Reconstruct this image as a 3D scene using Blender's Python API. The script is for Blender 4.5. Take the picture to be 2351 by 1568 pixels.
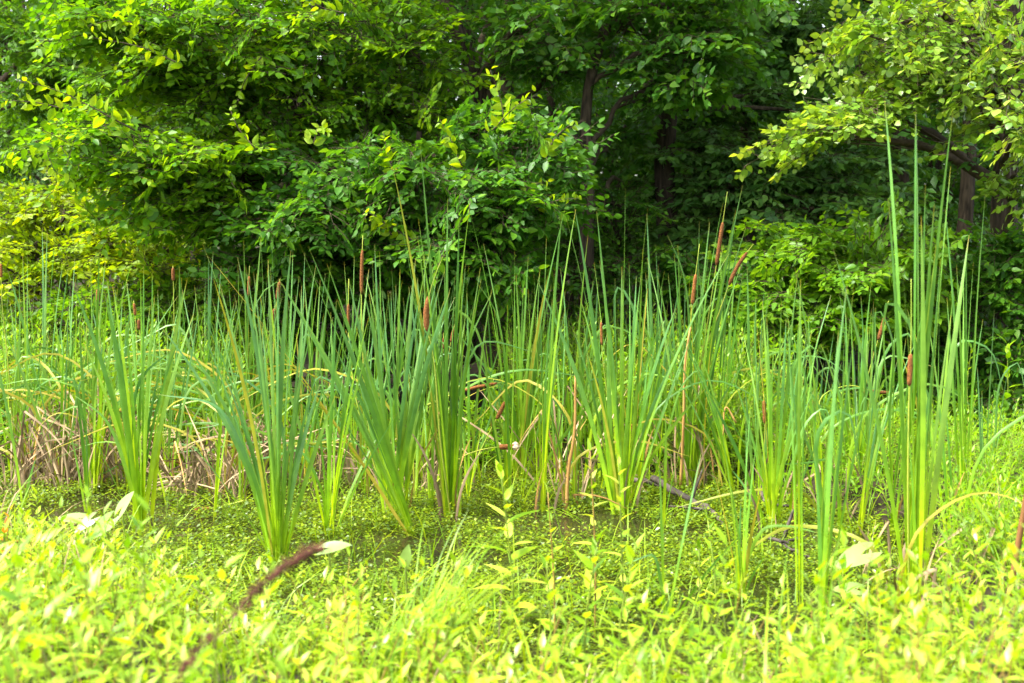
import bpy, math, random
import numpy as np
from mathutils import Matrix, Vector

for o in list(bpy.data.objects):
    bpy.data.objects.remove(o)
SC = bpy.context.scene
COL = SC.collection
RS = np.random.RandomState(7)
random.seed(7)

# ------------------------------------------------------------------ camera
CAM_Z, PITCH, LENS = 1.7, math.radians(4.6), 50.0
cam_d = bpy.data.cameras.new('camera')
cam = bpy.data.objects.new('camera', cam_d)
COL.objects.link(cam)
cam.location = (0, 0, CAM_Z)
cam.rotation_euler = (math.radians(90) - PITCH, 0, 0)
cam_d.lens, cam_d.sensor_width = LENS, 36.0
cam_d.clip_start, cam_d.clip_end = 0.05, 500
cam_d.dof.use_dof = True
cam_d.dof.focus_distance = 9.3
cam_d.dof.aperture_fstop = 3.2
SC.camera = cam

# ------------------------------------------------------------------ sky + sun (bright hazy overcast)
SUN_EL, SUN_AZ = math.radians(56), math.radians(252)     # azimuth clockwise from +Y: to the left, a little behind the camera
world = bpy.data.worlds.new('World')
SC.world = world
world.use_nodes = True
wn, wl = world.node_tree.nodes, world.node_tree.links
wn.clear()
sky = wn.new('ShaderNodeTexSky')
sky.sky_type = 'NISHITA'
sky.sun_disc = False
sky.sun_elevation, sky.sun_rotation = SUN_EL, SUN_AZ
sky.air_density, sky.dust_density, sky.ozone_density = 1.0, 3.0, 1.0
hsv = wn.new('ShaderNodeHueSaturation')
hsv.inputs['Saturation'].default_value = 0.45          # cloud-veiled sky: less blue
bg = wn.new('ShaderNodeBackground')
bg.inputs['Strength'].default_value = 0.10
wo = wn.new('ShaderNodeOutputWorld')
wl.new(sky.outputs[0], hsv.inputs['Color'])
wl.new(hsv.outputs[0], bg.inputs['Color'])
wl.new(bg.outputs[0], wo.inputs['Surface'])

sun_d = bpy.data.lights.new('sun', 'SUN')
sun_d.energy, sun_d.angle, sun_d.color = 1.5, math.radians(10), (1.0, 0.95, 0.86)
sun = bpy.data.objects.new('sun', sun_d)
COL.objects.link(sun)
to_sun = Vector((math.sin(SUN_AZ) * math.cos(SUN_EL), math.cos(SUN_AZ) * math.cos(SUN_EL), math.sin(SUN_EL)))
sun.rotation_euler = to_sun.to_track_quat('Z', 'Y').to_euler()
sun.location = (0, 0, 30)

SC.view_settings.view_transform = 'Standard'
SC.view_settings.look = 'None'
SC.view_settings.exposure = 3.05
SC.view_settings.gamma = 1.0
SC.view_settings.use_curve_mapping = False
SC.render.engine = 'CYCLES'
cy = SC.cycles
cy.max_bounces, cy.diffuse_bounces, cy.glossy_bounces, cy.transmission_bounces, cy.transparent_max_bounces = 8, 5, 2, 5, 4
cy.use_denoising = True
cy.caustics_reflective = cy.caustics_refractive = False

# ------------------------------------------------------------------ pixel -> world helpers (photo read on a 2351 x 1568 grid)
FPX = 2351 * LENS / 36.0
FWD = np.array([0, math.cos(PITCH), -math.sin(PITCH)])
UPV = np.array([0, math.sin(PITCH), math.cos(PITCH)])
C0 = np.array([0, 0, CAM_Z])

def ray(px, py):
    return FWD + np.array([(px - 1175.5) / FPX, 0, 0]) + UPV * ((784 - py) / FPX)

def at(px, py, Y):                      # the point at distance Y in front of the camera
    d = ray(px, py)
    return C0 + d * (Y / d[1])

def on(px, py, z=0.0):                  # the point on the water (or at height z)
    d = ray(px, py)
    return C0 + d * ((z - CAM_Z) / d[2])

# ------------------------------------------------------------------ mesh helpers
def nrm(a):
    return a / np.maximum(np.linalg.norm(a, axis=-1, keepdims=True), 1e-9)

class MB:
    """collects vertices, faces, a per-vertex 't' (place along the blade) and a per-vertex 'rnd'"""
    def __init__(s):
        s.v, s.q, s.t3, s.tt, s.rr, s.n = [], [], [], [], [], 0
    def add(s, v, quads=None, tris=None, t=None, r=None):
        v = np.asarray(v, np.float32).reshape(-1, 3)
        k = len(v)
        if quads is not None and len(quads): s.q.append(np.asarray(quads, np.int64).reshape(-1, 4) + s.n)
        if tris is not None and len(tris): s.t3.append(np.asarray(tris, np.int64).reshape(-1, 3) + s.n)
        s.v.append(v)
        s.tt.append(np.zeros(k, np.float32) if t is None else np.broadcast_to(np.asarray(t, np.float32), (k,)))
        s.rr.append(np.zeros(k, np.float32) if r is None else np.broadcast_to(np.asarray(r, np.float32), (k,)))
        s.n += k
    def mesh(s, name, mat, off=None, smooth=True):
        v = np.concatenate(s.v)
        if off is not None: v = v - np.asarray(off, np.float32)
        q = np.concatenate(s.q) if s.q else np.zeros((0, 4), np.int64)
        t = np.concatenate(s.t3) if s.t3 else np.zeros((0, 3), np.int64)
        me = bpy.data.meshes.new(name)
        me.vertices.add(len(v)); me.vertices.foreach_set('co', v.astype(np.float32).ravel())
        loops = np.concatenate([q.ravel(), t.ravel()]).astype(np.int32)
        tot = np.concatenate([np.full(len(q), 4), np.full(len(t), 3)]).astype(np.int32)
        st = (np.cumsum(tot) - tot).astype(np.int32)
        me.loops.add(len(loops)); me.loops.foreach_set('vertex_index', loops)
        me.polygons.add(len(tot)); me.polygons.foreach_set('loop_start', st); me.polygons.foreach_set('loop_total', tot)
        if smooth: me.polygons.foreach_set('use_smooth', np.ones(len(tot), bool))
        for nm, arr in (('t', s.tt), ('rnd', s.rr)):
            a = me.attributes.new(nm, 'FLOAT', 'POINT'); a.data.foreach_set('value', np.concatenate(arr).astype(np.float32))
        me.update(calc_edges=True)
        me.materials.append(mat)
        return me

ROOTLOC = {}
def empty(name, loc, label, cat, group=None):
    o = bpy.data.objects.new(name, None)
    o.empty_display_size = 0.1
    COL.objects.link(o)
    o.location = loc
    o['label'], o['category'] = label, cat
    if group: o['group'] = group
    ROOTLOC[o.name] = np.array(loc, float)
    return o

def build(name, mb, mat, parent=None, kind=None, smooth=True):
    off = ROOTLOC.get(parent.name, np.zeros(3)) if parent is not None else None
    o = bpy.data.objects.new(name, mb.mesh(name, mat, off, smooth))
    COL.objects.link(o)
    if parent is not None:
        o.parent = parent
        ROOTLOC[o.name] = off
    if kind: o['kind'] = kind
    return o

def tag(o, label, cat, group=None):
    o['label'], o['category'] = label, cat
    if group: o['group'] = group
    return o

def tube(mb, pts, rad, sides=8, bump=0.0, r=0.0):
    pts = np.asarray(pts, float); n = len(pts)
    rad = np.broadcast_to(np.asarray(rad, float), (n,))
    tan = nrm(np.gradient(pts, axis=0))
    ref = np.array([0.0, 1.0, 0.0]) if abs(tan[:, 1].mean()) < 0.8 else np.array([1.0, 0, 0])
    X = nrm(np.cross(tan, ref)); Z = np.cross(X, tan)
    a = np.arange(sides) * 2 * math.pi / sides
    rr = rad[:, None] * (1 + bump * RS.uniform(-1, 1, (n, sides)))
    v = pts[:, None] + (X[:, None] * np.cos(a)[None, :, None] + Z[:, None] * np.sin(a)[None, :, None]) * rr[..., None]
    i = np.arange(n - 1)[:, None] * sides; j = np.arange(sides)[None]; j2 = (j + 1) % sides
    q = np.stack([i + j, i + j2, i + sides + j2, i + sides + j], -1).reshape(-1, 4)
    v = np.concatenate([v.reshape(-1, 3), pts[:1], pts[-1:]])
    c0, c1, L = n * sides, n * sides + 1, (n - 1) * sides
    tr = np.concatenate([np.stack([np.full(sides, c0), j2[0], j[0]], -1), np.stack([np.full(sides, c1), L + j[0], L + j2[0]], -1)])
    t = np.concatenate([np.repeat(np.linspace(0, 1, n), sides), [0, 1]])
    mb.add(v, q, tr, t, r)

def twigs(mb, A, B, ra, rb, r=0.0):
    """many straight three-sided twigs at once"""
    A = np.asarray(A).reshape(-1, 3); B = np.asarray(B).reshape(-1, 3); n = len(A)
    if n == 0: return
    d = nrm(B - A)
    X = nrm(np.cross(d, np.array([0.31, 0.2, 0.93]))); Z = np.cross(X, d)
    a = np.array([0, 2.094, 4.189])
    ring = X[:, None] * np.cos(a)[None, :, None] + Z[:, None] * np.sin(a)[None, :, None]
    ra = np.broadcast_to(ra, (n,)); rb = np.broadcast_to(rb, (n,))
    v = np.concatenate([A[:, None] + ring * ra[:, None, None], B[:, None] + ring * rb[:, None, None]], 1)
    q = np.array([[0, 1, 4, 3], [1, 2, 5, 4], [2, 0, 3, 5]])
    mb.add(v, (q[None] + (np.arange(n) * 6)[:, None, None]), None, 0.5, r)

def bez(p0, p1, p2, n):
    t = np.linspace(0, 1, n)[:, None]
    return (1 - t) ** 2 * p0 + 2 * t * (1 - t) * p1 + t * t * p2

def smoothpath(pts, n):
    """a smooth curve through a few points"""
    pts = np.asarray(pts, float)
    if len(pts) == 2: return pts[0] + (pts[1] - pts[0]) * np.linspace(0, 1, n)[:, None]
    u = np.concatenate([[0], np.cumsum(np.linalg.norm(np.diff(pts, axis=0), axis=1))]); u /= u[-1]
    m = np.gradient(pts, u, axis=0)
    s = np.linspace(0, 1, n)
    k = np.clip(np.searchsorted(u, s, 'right') - 1, 0, len(u) - 2)
    h = (u[k + 1] - u[k])[:, None]; x = ((s - u[k])[:, None]) / h
    return ((2*x**3 - 3*x**2 + 1) * pts[k] + (x**3 - 2*x**2 + x) * h * m[k] + (-2*x**3 + 3*x**2) * pts[k+1] + (x**3 - x**2) * h * m[k+1])

# leaf templates: x = width, y = length, z = off the blade; folded along the midrib, tip drooping
def leaf_template(w, peak=0.42, droop=0.10, fold=0.10, segs=3):
    ys = np.linspace(0, 1, segs + 1)
    v, q, tr = [], [], []
    for y in ys: v.append((0, y, -droop * y * y))
    pw = math.log(.5) / math.log(peak)
    prof = lambda y: w * 0.5 * math.sin(math.pi * y ** pw) ** 0.9
    for sgn in (-1, 1):
        base = len(v)
        for y in ys[1:-1]:
            v.append((sgn * prof(y), y - 0.03, fold * prof(y) * 2 - droop * y * y))
        k = segs - 1
        def T(a, b, c): tr.append((a, b, c) if sgn > 0 else (a, c, b))
        T(0, base, 1)
        for i in range(k - 1):
            f = (1 + i, base + i, base + i + 1, 2 + i)
            q.append(f if sgn > 0 else f[::-1])
        T(k, base + k - 1, k + 1)
    return np.array(v, float), np.array(q).reshape(-1, 4), np.array(tr).reshape(-1, 3)

T_ELM = leaf_template(0.55, 0.42, 0.12, 0.14, 3)
T_LONG = leaf_template(0.42, 0.45, 0.16, 0.12, 3)
T_ROUND = leaf_template(0.80, 0.42, 0.08, 0.08, 3)
T_SMALL = leaf_template(0.52, 0.45, 0.08, 0.12, 2)
T_NARROW = leaf_template(0.22, 0.40, 0.30, 0.10, 3)
T_LANCE = leaf_template(0.30, 0.38, 0.22, 0.12, 3)
T_WEED = (np.array([(0, 0, 0), (-.3, .5, .05), (0, 1, -.03), (.3, .5, .05)], float), np.zeros((0, 4), int), np.array([(0, 2, 1), (0, 3, 2)]))
T_LANCE2 = leaf_template(0.32, 0.40, 0.22, 0.12, 2)
T_NARROW2 = leaf_template(0.24, 0.40, 0.26, 0.10, 2)
T_ELM2 = leaf_template(0.60, 0.45, 0.12, 0.14, 2)
T_LONG2 = leaf_template(0.46, 0.48, 0.16, 0.12, 2)
T_ROUND2 = leaf_template(0.86, 0.45, 0.08, 0.08, 2)

def frames(D, N):
    D = nrm(D); X = nrm(np.cross(D, N)); Z = np.cross(X, D)
    return X, D, Z

def leafcloud(mb, P, D, N, S, T, r=None):
    P = np.asarray(P).reshape(-1, 3); n = len(P)
    if n == 0: return
    X, Dd, Z = frames(np.asarray(D).reshape(-1, 3), np.asarray(N).reshape(-1, 3))
    S = np.broadcast_to(S, (n,))[:, None, None]
    tv, tq, tt = T
    v = P[:, None] + S * (tv[None, :, 0:1] * X[:, None] + tv[None, :, 1:2] * Dd[:, None] + tv[None, :, 2:3] * Z[:, None])
    k = len(tv); o = (np.arange(n) * k)[:, None, None]
    if r is None: r = RS.rand(n)
    mb.add(v, tq[None] + o if len(tq) else None, tt[None] + o, np.tile(tv[:, 1], n), np.repeat(r, k))

# ------------------------------------------------------------------ materials
def ramp(nt, fac, stops):
    n = nt.nodes.new('ShaderNodeValToRGB')
    el = n.color_ramp.elements
    while len(el) < len(stops): el.new(0.5)
    for e, (p, c) in zip(el, stops):
        e.position = p; e.color = (*c, 1)
    if fac is not None: nt.links.new(fac, n.inputs[0])
    return n

def new_mat(name):
    m = bpy.data.materials.new(name); m.use_nodes = True
    nt = m.node_tree; nt.nodes.clear()
    return m, nt

def leaf_mat(name, cols, trans=0.4, rough=0.42, spec=0.45, along=None, tgain=1.5):
    """cols: three leaf tones; along: tones from base to tip multiplied in"""
    m, nt = new_mat(name); N, L = nt.nodes, nt.links
    a = N.new('ShaderNodeAttribute'); a.attribute_name = 'rnd'
    oi = N.new('ShaderNodeObjectInfo')
    add = N.new('ShaderNodeMath'); add.operation = 'ADD'
    lt = N.new('ShaderNodeMath'); lt.operation = 'LESS_THAN'; lt.inputs[1].default_value = -0.5; L.new(a.outputs['Fac'], lt.inputs[0])
    ml = N.new('ShaderNodeMath'); ml.operation = 'MULTIPLY_ADD'; L.new(oi.outputs['Random'], ml.inputs[0]); ml.inputs[1].default_value = 1.0; ml.inputs[2].default_value = 1.0
    m2 = N.new('ShaderNodeMath'); m2.operation = 'MULTIPLY'; L.new(ml.outputs[0], m2.inputs[0]); L.new(lt.outputs[0], m2.inputs[1])
    L.new(a.outputs['Fac'], add.inputs[0]); L.new(m2.outputs[0], add.inputs[1])
    fr = N.new('ShaderNodeMath'); fr.operation = 'MULTIPLY'; fr.inputs[1].default_value = 1.0; L.new(add.outputs[0], fr.inputs[0])
    col = ramp(nt, fr.outputs[0], [(0.0, cols[0]), (0.5, cols[1]), (1.0, cols[2])]).outputs[0]
    if along:
        t = N.new('ShaderNodeAttribute'); t.attribute_name = 't'
        rp = ramp(nt, t.outputs['Fac'], along)
        mx = N.new('ShaderNodeMix'); mx.data_type = 'RGBA'; mx.blend_type = 'MULTIPLY'; mx.inputs[0].default_value = 1
        L.new(col, mx.inputs[6]); L.new(rp.outputs[0], mx.inputs[7]); col = mx.outputs[2]
    # veins and blotches: fine relief of colour on the blade
    tc = N.new('ShaderNodeTexCoord')
    nz = N.new('ShaderNodeTexNoise'); nz.inputs['Scale'].default_value = 14; nz.inputs['Detail'].default_value = 3
    L.new(tc.outputs['Object'], nz.inputs['Vector'])
    nr = ramp(nt, nz.outputs[0], [(0.3, (0.78, 0.80, 0.7)), (0.7, (1.18, 1.14, 1.0))])
    mm = N.new('ShaderNodeMix'); mm.data_type = 'RGBA'; mm.blend_type = 'MULTIPLY'; mm.inputs[0].default_value = 1
    L.new(col, mm.inputs[6]); L.new(nr.outputs[0], mm.inputs[7]); col = mm.outputs[2]
    pb = N.new('ShaderNodeBsdfPrincipled')
    pb.inputs['Roughness'].default_value = rough
    pb.inputs['Specular IOR Level'].default_value = spec
    L.new(col, pb.inputs['Base Color'])
    g = N.new('ShaderNodeMix'); g.data_type = 'RGBA'; g.blend_type = 'MULTIPLY'; g.inputs[0].default_value = 1
    g.inputs[7].default_value = (tgain * 1.15, tgain, tgain * 0.35, 1)
    L.new(col, g.inputs[6])
    tr = N.new('ShaderNodeBsdfTranslucent'); L.new(g.outputs[2], tr.inputs['Color'])
    ms = N.new('ShaderNodeMixShader'); ms.inputs[0].default_value = trans
    L.new(pb.outputs[0], ms.inputs[1]); L.new(tr.outputs[0], ms.inputs[2])
    out = N.new('ShaderNodeOutputMaterial'); L.new(ms.outputs[0], out.inputs[0])
    return m

def rough_mat(name, c1, c2, scale=8, rough=0.85, stretch=(1, 1, 1), bump=0.4, c3=None):
    m, nt = new_mat(name); N, L = nt.nodes, nt.links
    tc = N.new('ShaderNodeTexCoord'); mp = N.new('ShaderNodeMapping'); mp.inputs['Scale'].default_value = stretch
    L.new(tc.outputs['Object'], mp.inputs['Vector'])
    nz = N.new('ShaderNodeTexNoise'); nz.inputs['Scale'].default_value = scale; nz.inputs['Detail'].default_value = 6
    L.new(mp.outputs[0], nz.inputs['Vector'])
    oi = N.new('ShaderNodeObjectInfo')
    stops = [(0.3, c1), (0.7, c2)] + ([(0.82, c3)] if c3 else [])
    rp = ramp(nt, nz.outputs[0], stops)
    hv = N.new('ShaderNodeHueSaturation')
    mr = N.new('ShaderNodeMapRange'); mr.inputs[3].default_value = 0.7; mr.inputs[4].default_value = 1.25
    L.new(oi.outputs['Random'], mr.inputs[0]); L.new(mr.outputs[0], hv.inputs['Value']); L.new(rp.outputs[0], hv.inputs['Color'])
    pb = N.new('ShaderNodeBsdfPrincipled'); pb.inputs['Roughness'].default_value = rough
    pb.inputs['Specular IOR Level'].default_value = 0.2
    L.new(hv.outputs[0], pb.inputs['Base Color'])
    if bump:
        b = N.new('ShaderNodeBump'); b.inputs['Strength'].default_value = bump; b.inputs['Distance'].default_value = 0.02
        L.new(nz.outputs[0], b.inputs['Height']); L.new(b.outputs[0], pb.inputs['Normal'])
    out = N.new('ShaderNodeOutputMaterial'); L.new(pb.outputs[0], out.inputs[0])
    return m

M = {}
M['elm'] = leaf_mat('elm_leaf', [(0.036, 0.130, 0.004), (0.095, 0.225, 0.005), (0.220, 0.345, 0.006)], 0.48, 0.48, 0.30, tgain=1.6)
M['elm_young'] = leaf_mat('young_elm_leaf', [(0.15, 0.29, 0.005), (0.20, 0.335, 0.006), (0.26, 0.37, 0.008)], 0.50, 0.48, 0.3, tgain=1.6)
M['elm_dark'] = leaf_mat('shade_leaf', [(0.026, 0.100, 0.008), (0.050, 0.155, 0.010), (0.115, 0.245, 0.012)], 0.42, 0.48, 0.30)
M['dogwood'] = leaf_mat('dogwood_leaf', [(0.045, 0.135, 0.028), (0.075, 0.180, 0.034), (0.125, 0.250, 0.040)], 0.36, 0.48, 0.35)
M['walnut'] = leaf_mat('walnut_leaf', [(0.045, 0.150, 0.008), (0.085, 0.215, 0.009), (0.15, 0.30, 0.010)], 0.45, 0.45, 0.35)
M['pale'] = leaf_mat('pale_leaf', [(0.07, 0.18, 0.012), (0.16, 0.28, 0.024), (0.32, 0.42, 0.070)], 0.40, 0.36, 0.55)
M['yellow'] = leaf_mat('yellow_shrub_leaf', [(0.12, 0.24, 0.005), (0.20, 0.31, 0.006), (0.30, 0.36, 0.008)], 0.48, 0.5, 0.3)
M['shrub'] = leaf_mat('shrub_leaf', [(0.065, 0.185, 0.008), (0.110, 0.250, 0.010), (0.18, 0.32, 0.014)], 0.45, 0.45, 0.35)
M['herb'] = leaf_mat('herb_leaf', [(0.080, 0.22, 0.004), (0.15, 0.31, 0.005), (0.25, 0.40, 0.007)], 0.45, 0.42, 0.35, tgain=1.5)
M['bank'] = leaf_mat('bank_leaf', [(0.075, 0.19, 0.004), (0.21, 0.37, 0.006), (0.38, 0.52, 0.035)], 0.42, 0.40, 0.40, tgain=1.4)
M['bank_pale'] = leaf_mat('pale_bank_leaf', [(0.14, 0.28, 0.006), (0.30, 0.44, 0.015), (0.48, 0.58, 0.08)], 0.38, 0.36, 0.5, tgain=1.3)
M['grass'] = leaf_mat('grass_blade', [(0.11, 0.25, 0.005), (0.20, 0.35, 0.006), (0.34, 0.45, 0.020)], 0.42, 0.40, 0.35, along=[(0, (0.9, 0.9, 0.8)), (1, (1, 1, 1))], tgain=1.35)
M['weed'] = leaf_mat('pondweed_leaf', [(0.035, 0.080, 0.004), (0.11, 0.19, 0.005), (0.30, 0.39, 0.010)], 0.32, 0.35, 0.5)
M['arrow'] = leaf_mat('arrowhead_leaf', [(0.24, 0.38, 0.10), (0.27, 0.42, 0.12), (0.30, 0.43, 0.15)], 0.40, 0.30, 0.6, tgain=1.2)
M['cattail'] = leaf_mat('cattail_blade', [(0.065, 0.195, 0.030), (0.095, 0.245, 0.034), (0.15, 0.30, 0.032)], 0.36, 0.42, 0.38,
    along=[(0.0, (3.2, 1.9, 0.25)), (0.18, (2.6, 1.75, 0.20)), (0.42, (1.35, 1.15, 0.5)), (0.62, (1.10, 1.04, 1.1)), (0.945, (1.05, 1.0, 1.7)), (1.0, (2.6, 0.9, 0.6))], tgain=1.4)
M['cattail_blue'] = leaf_mat('blue_green_cattail_blade', [(0.060, 0.18, 0.040), (0.085, 0.225, 0.050), (0.125, 0.27, 0.050)], 0.34, 0.42, 0.38,
    along=[(0.0, (3.4, 2.0, 0.25)), (0.16, (2.8, 1.85, 0.20)), (0.38, (1.3, 1.12, 0.7)), (0.60, (1.08, 1.0, 1.1)), (0.945, (1.05, 1.0, 1.5)), (1.0, (2.6, 0.9, 0.6))], tgain=1.4)
M['cattail_dark'] = leaf_mat('dark_cattail_blade', [(0.042, 0.145, 0.012), (0.065, 0.185, 0.016), (0.10, 0.23, 0.018)], 0.36, 0.42, 0.38,
    along=[(0.0, (4.2, 2.2, 0.4)), (0.18, (2.6, 1.75, 0.4)), (0.45, (1.35, 1.15, 0.9)), (0.945, (1.1, 1.0, 1.7)), (1.0, (3.4, 1.1, 0.6))], tgain=1.4)
M['yellow_blade'] = leaf_mat('yellowing_blade', [(0.20, 0.24, 0.020), (0.30, 0.29, 0.030), (0.36, 0.30, 0.045)], 0.36, 0.5, 0.3)
M['straw'] = rough_mat('dry_reed', (0.12, 0.080, 0.038), (0.38, 0.275, 0.145), 12, 0.7, (1, 1, 0.15), 0.1)
M['orange_straw'] = rough_mat('orange_dry_reed', (0.24, 0.12, 0.03), (0.42, 0.25, 0.08), 12, 0.7, (1, 1, 0.15), 0.1)
M['stalk'] = rough_mat('cattail_stalk', (0.17, 0.25, 0.025), (0.32, 0.33, 0.04), 12, 0.6, (1, 1, 0.2), 0.0)
M['spike'] = rough_mat('seed_head', (0.095, 0.034, 0.009), (0.22, 0.088, 0.022), 130, 0.95, (1, 1, 1), 0.6)
M['fluff'] = rough_mat('seed_fluff', (0.40, 0.26, 0.17), (0.62, 0.50, 0.38), 60, 0.95, (1, 1, 1), 0.6)
M['bark'] = rough_mat('bark', (0.010, 0.007, 0.004), (0.075, 0.056, 0.034), 34, 0.95, (1, 1, 0.16), 1.0)
M['twig'] = rough_mat('twig', (0.030, 0.022, 0.012), (0.075, 0.055, 0.030), 20, 0.8, (1, 1, 1), 0.1)
M['stem'] = rough_mat('herb_stem', (0.10, 0.16, 0.02), (0.20, 0.24, 0.03), 20, 0.6, (1, 1, 1), 0.0)
M['redstem'] = rough_mat('red_stem', (0.20, 0.11, 0.03), (0.28, 0.20, 0.04), 20, 0.6, (1, 1, 1), 0.0)
M['deadwood'] = rough_mat('dead_wood', (0.028, 0.022, 0.017), (0.10, 0.082, 0.066), 14, 0.9, (1, 1, 1), 0.8)
M['brown_cane'] = rough_mat('brown_cane', (0.060, 0.024, 0.008), (0.16, 0.075, 0.022), 10, 0.75, (1, 1, 0.15), 0.1)
M['dock'] = rough_mat('dock_seed', (0.055, 0.020, 0.014), (0.13, 0.050, 0.030), 40, 0.9, (1, 1, 1), 0.5)
M['soil'] = rough_mat('bank_soil', (0.012, 0.009, 0.005), (0.034, 0.026, 0.012), 5, 0.95, (1, 1, 1), 0.8, (0.05, 0.075, 0.015))
M['autumn'] = leaf_mat('orange_leaf', [(0.45, 0.14, 0.02), (0.5, 0.2, 0.02), (0.5, 0.28, 0.03)], 0.4)

# water: dark, brown, still
mw, nt = new_mat('pond_water'); N, L = nt.nodes, nt.links
pb = N.new('ShaderNodeBsdfPrincipled')
tc = N.new('ShaderNodeTexCoord')
nz = N.new('ShaderNodeTexNoise'); nz.inputs['Scale'].default_value = 1.6; nz.inputs['Detail'].default_value = 5
L.new(tc.outputs['Object'], nz.inputs['Vector'])
rp = ramp(nt, nz.outputs[0], [(0.35, (0.010, 0.009, 0.005)), (0.7, (0.026, 0.022, 0.010))])
L.new(rp.outputs[0], pb.inputs['Base Color'])
pb.inputs['Roughness'].default_value = 0.04
pb.inputs['IOR'].default_value = 1.33
n2 = N.new('ShaderNodeTexNoise'); n2.inputs['Scale'].default_value = 30
L.new(tc.outputs['Object'], n2.inputs['Vector'])
bp = N.new('ShaderNodeBump'); bp.inputs['Strength'].default_value = 0.08; bp.inputs['Distance'].default_value = 0.02
L.new(n2.outputs[0], bp.inputs['Height']); L.new(bp.outputs[0], pb.inputs['Normal'])
o = N.new('ShaderNodeOutputMaterial'); L.new(pb.outputs[0], o.inputs[0])
M['water'] = mw

# ------------------------------------------------------------------ ground and pond
def lerp_x(x, pts):
    xs, ys = zip(*pts)
    return np.interp(x, xs, ys)
NEAR = [(-9, 9.8), (-3.3, 8.4), (-2.0, 6.5), (-1.1, 5.4), (-0.3, 4.85), (0.6, 4.7), (1.2, 4.7), (1.7, 5.2), (2.2, 7.2), (4, 11)]
FAR = [(-9, 9.0), (-3.2, 9.7), (-1.5, 9.9), (0, 9.9), (1.0, 9.6), (1.6, 9.2), (2.0, 8.2), (2.4, 7.2), (4, 6)]
def pond(x, y):                         # > 0 inside the water
    return np.minimum(y - lerp_x(x, NEAR), lerp_x(x, FAR) - y)
def gz(x, y):
    x = np.asarray(x, float); y = np.asarray(y, float)
    d = pond(x, y)
    w = 0.03 * np.sin(x * 3.1 + y * 1.3) + 0.02 * np.sin(x * 7.7 - y * 5.1)
    z = np.clip(-d * 0.35, -0.16, 0.14) + np.where(d < 0, w * np.clip(-d, 0, 1), 0)
    z = z + np.clip((5.5 - y) * 0.06, 0, 0.25) * (d < 0)
    return z + np.clip((y - 11) * 0.02, 0, 0.8)

xs = np.concatenate([np.linspace(-300, -14, 12), np.linspace(-12, 12, 120), np.linspace(14, 300, 12)])
ys = np.concatenate([np.linspace(-60, 0.5, 8), np.linspace(1, 18, 100), np.linspace(19, 60, 30), np.linspace(70, 400, 10)])
gx, gy = np.meshgrid(xs, ys)
gzv = gz(gx, gy)
mb = MB()
nx = len(xs)
i = (np.arange(len(ys) - 1)[:, None] * nx + np.arange(nx - 1)[None]).ravel()
mb.add(np.stack([gx, gy, gzv], -1).reshape(-1, 3), np.stack([i, i + 1, i + nx + 1, i + nx], -1))
g = build('ground', mb, M['soil'])
g['kind'] = 'structure'
mb = MB()
mb.add([(-9, 4.2, 0), (5, 4.2, 0), (5, 10.6, 0), (-9, 10.6, 0)], [(0, 1, 2, 3)])
w_ = build('water', mb, M['water'])
w_['kind'] = 'structure'

# ------------------------------------------------------------------ trees
def spray_leaves(O, D, Ln, m=9, k=6, size=0.10, droop=0.22, T=T_ELM, flat=0.35, ang=0.9):
    """leafy sprays, all at once: S main twigs, m side twigs each, k leaves on each side twig.
    returns leaf (P, D, N, S) and twig (A, B)"""
    S = len(O)
    D = nrm(D)
    side = nrm(np.cross(D, np.array([0, 0, 1.0])) + 1e-6)
    up = np.cross(side, D)
    roll = RS.normal(0, flat, S)
    side2 = side * np.cos(roll)[:, None] + up * np.sin(roll)[:, None]
    up2 = np.cross(side2, D)
    t = (np.arange(m) + 0.6) / m
    main = O[:, None] + D[:, None] * (Ln[:, None] * t)[..., None]
    main[..., 2] -= droop * Ln[:, None] * t ** 2
    end = O + D * Ln[:, None]; end[:, 2] -= droop * Ln
    mid = O + D * (Ln * .5)[:, None]; mid[:, 2] -= droop * Ln * .25
    sg = np.where(np.arange(m) % 2 == 0, 1.0, -1.0)[None] * np.where(RS.rand(S, 1) < .5, 1, -1)
    a = RS.normal(ang, 0.18, (S, m))
    td = D[:, None] * np.cos(a)[..., None] + side2[:, None] * (np.sin(a) * sg)[..., None] + RS.normal(0, 0.12, (S, m, 3))
    td[..., 2] -= 0.15
    td = nrm(td)
    tl = Ln[:, None] * (0.52 - 0.30 * t[None]) * RS.uniform(0.7, 1.25, (S, m))
    s = (np.arange(k) + 0.8) / k
    lp = main[:, :, None] + td[:, :, None] * (tl[..., None] * s)[..., None]
    lp[..., 2] -= 0.12 * tl[..., None] * s ** 2
    tside = nrm(np.cross(td, up2[:, None]))
    ls = np.where(np.arange(k) % 2 == 0, 1.0, -1.0)[None, None]
    ls = np.broadcast_to(ls, (S, m, k)).copy(); fwd = np.full((S, m, k), 0.65); fwd[..., -1] = 2.2
    ld = td[:, :, None] * fwd[..., None] + tside[:, :, None] * ls[..., None] * 0.85 + RS.normal(0, 0.22, (S, m, k, 3))
    ld[..., 2] -= 0.28
    ln = up2[:, None, None] + RS.normal(0, 0.5, (S, m, k, 3))
    sz = size * RS.uniform(0.6, 1.2, (S, m, k)) * (1.05 - 0.25 * s)
    global TONE
    TONE = np.clip(RS.uniform(0, .45, (S, 1, 1)) + .30 * t[None, :, None] * s[None, None] + RS.uniform(-.08, .28, (S, m, k)), 0, .98).ravel()
    A = np.concatenate([main.reshape(-1, 3), O, mid]); B = np.concatenate([(main + td * tl[..., None]).reshape(-1, 3), mid, end])
    return lp.reshape(-1, 3), ld.reshape(-1, 3), ln.reshape(-1, 3), sz.ravel(), A, B

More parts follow.
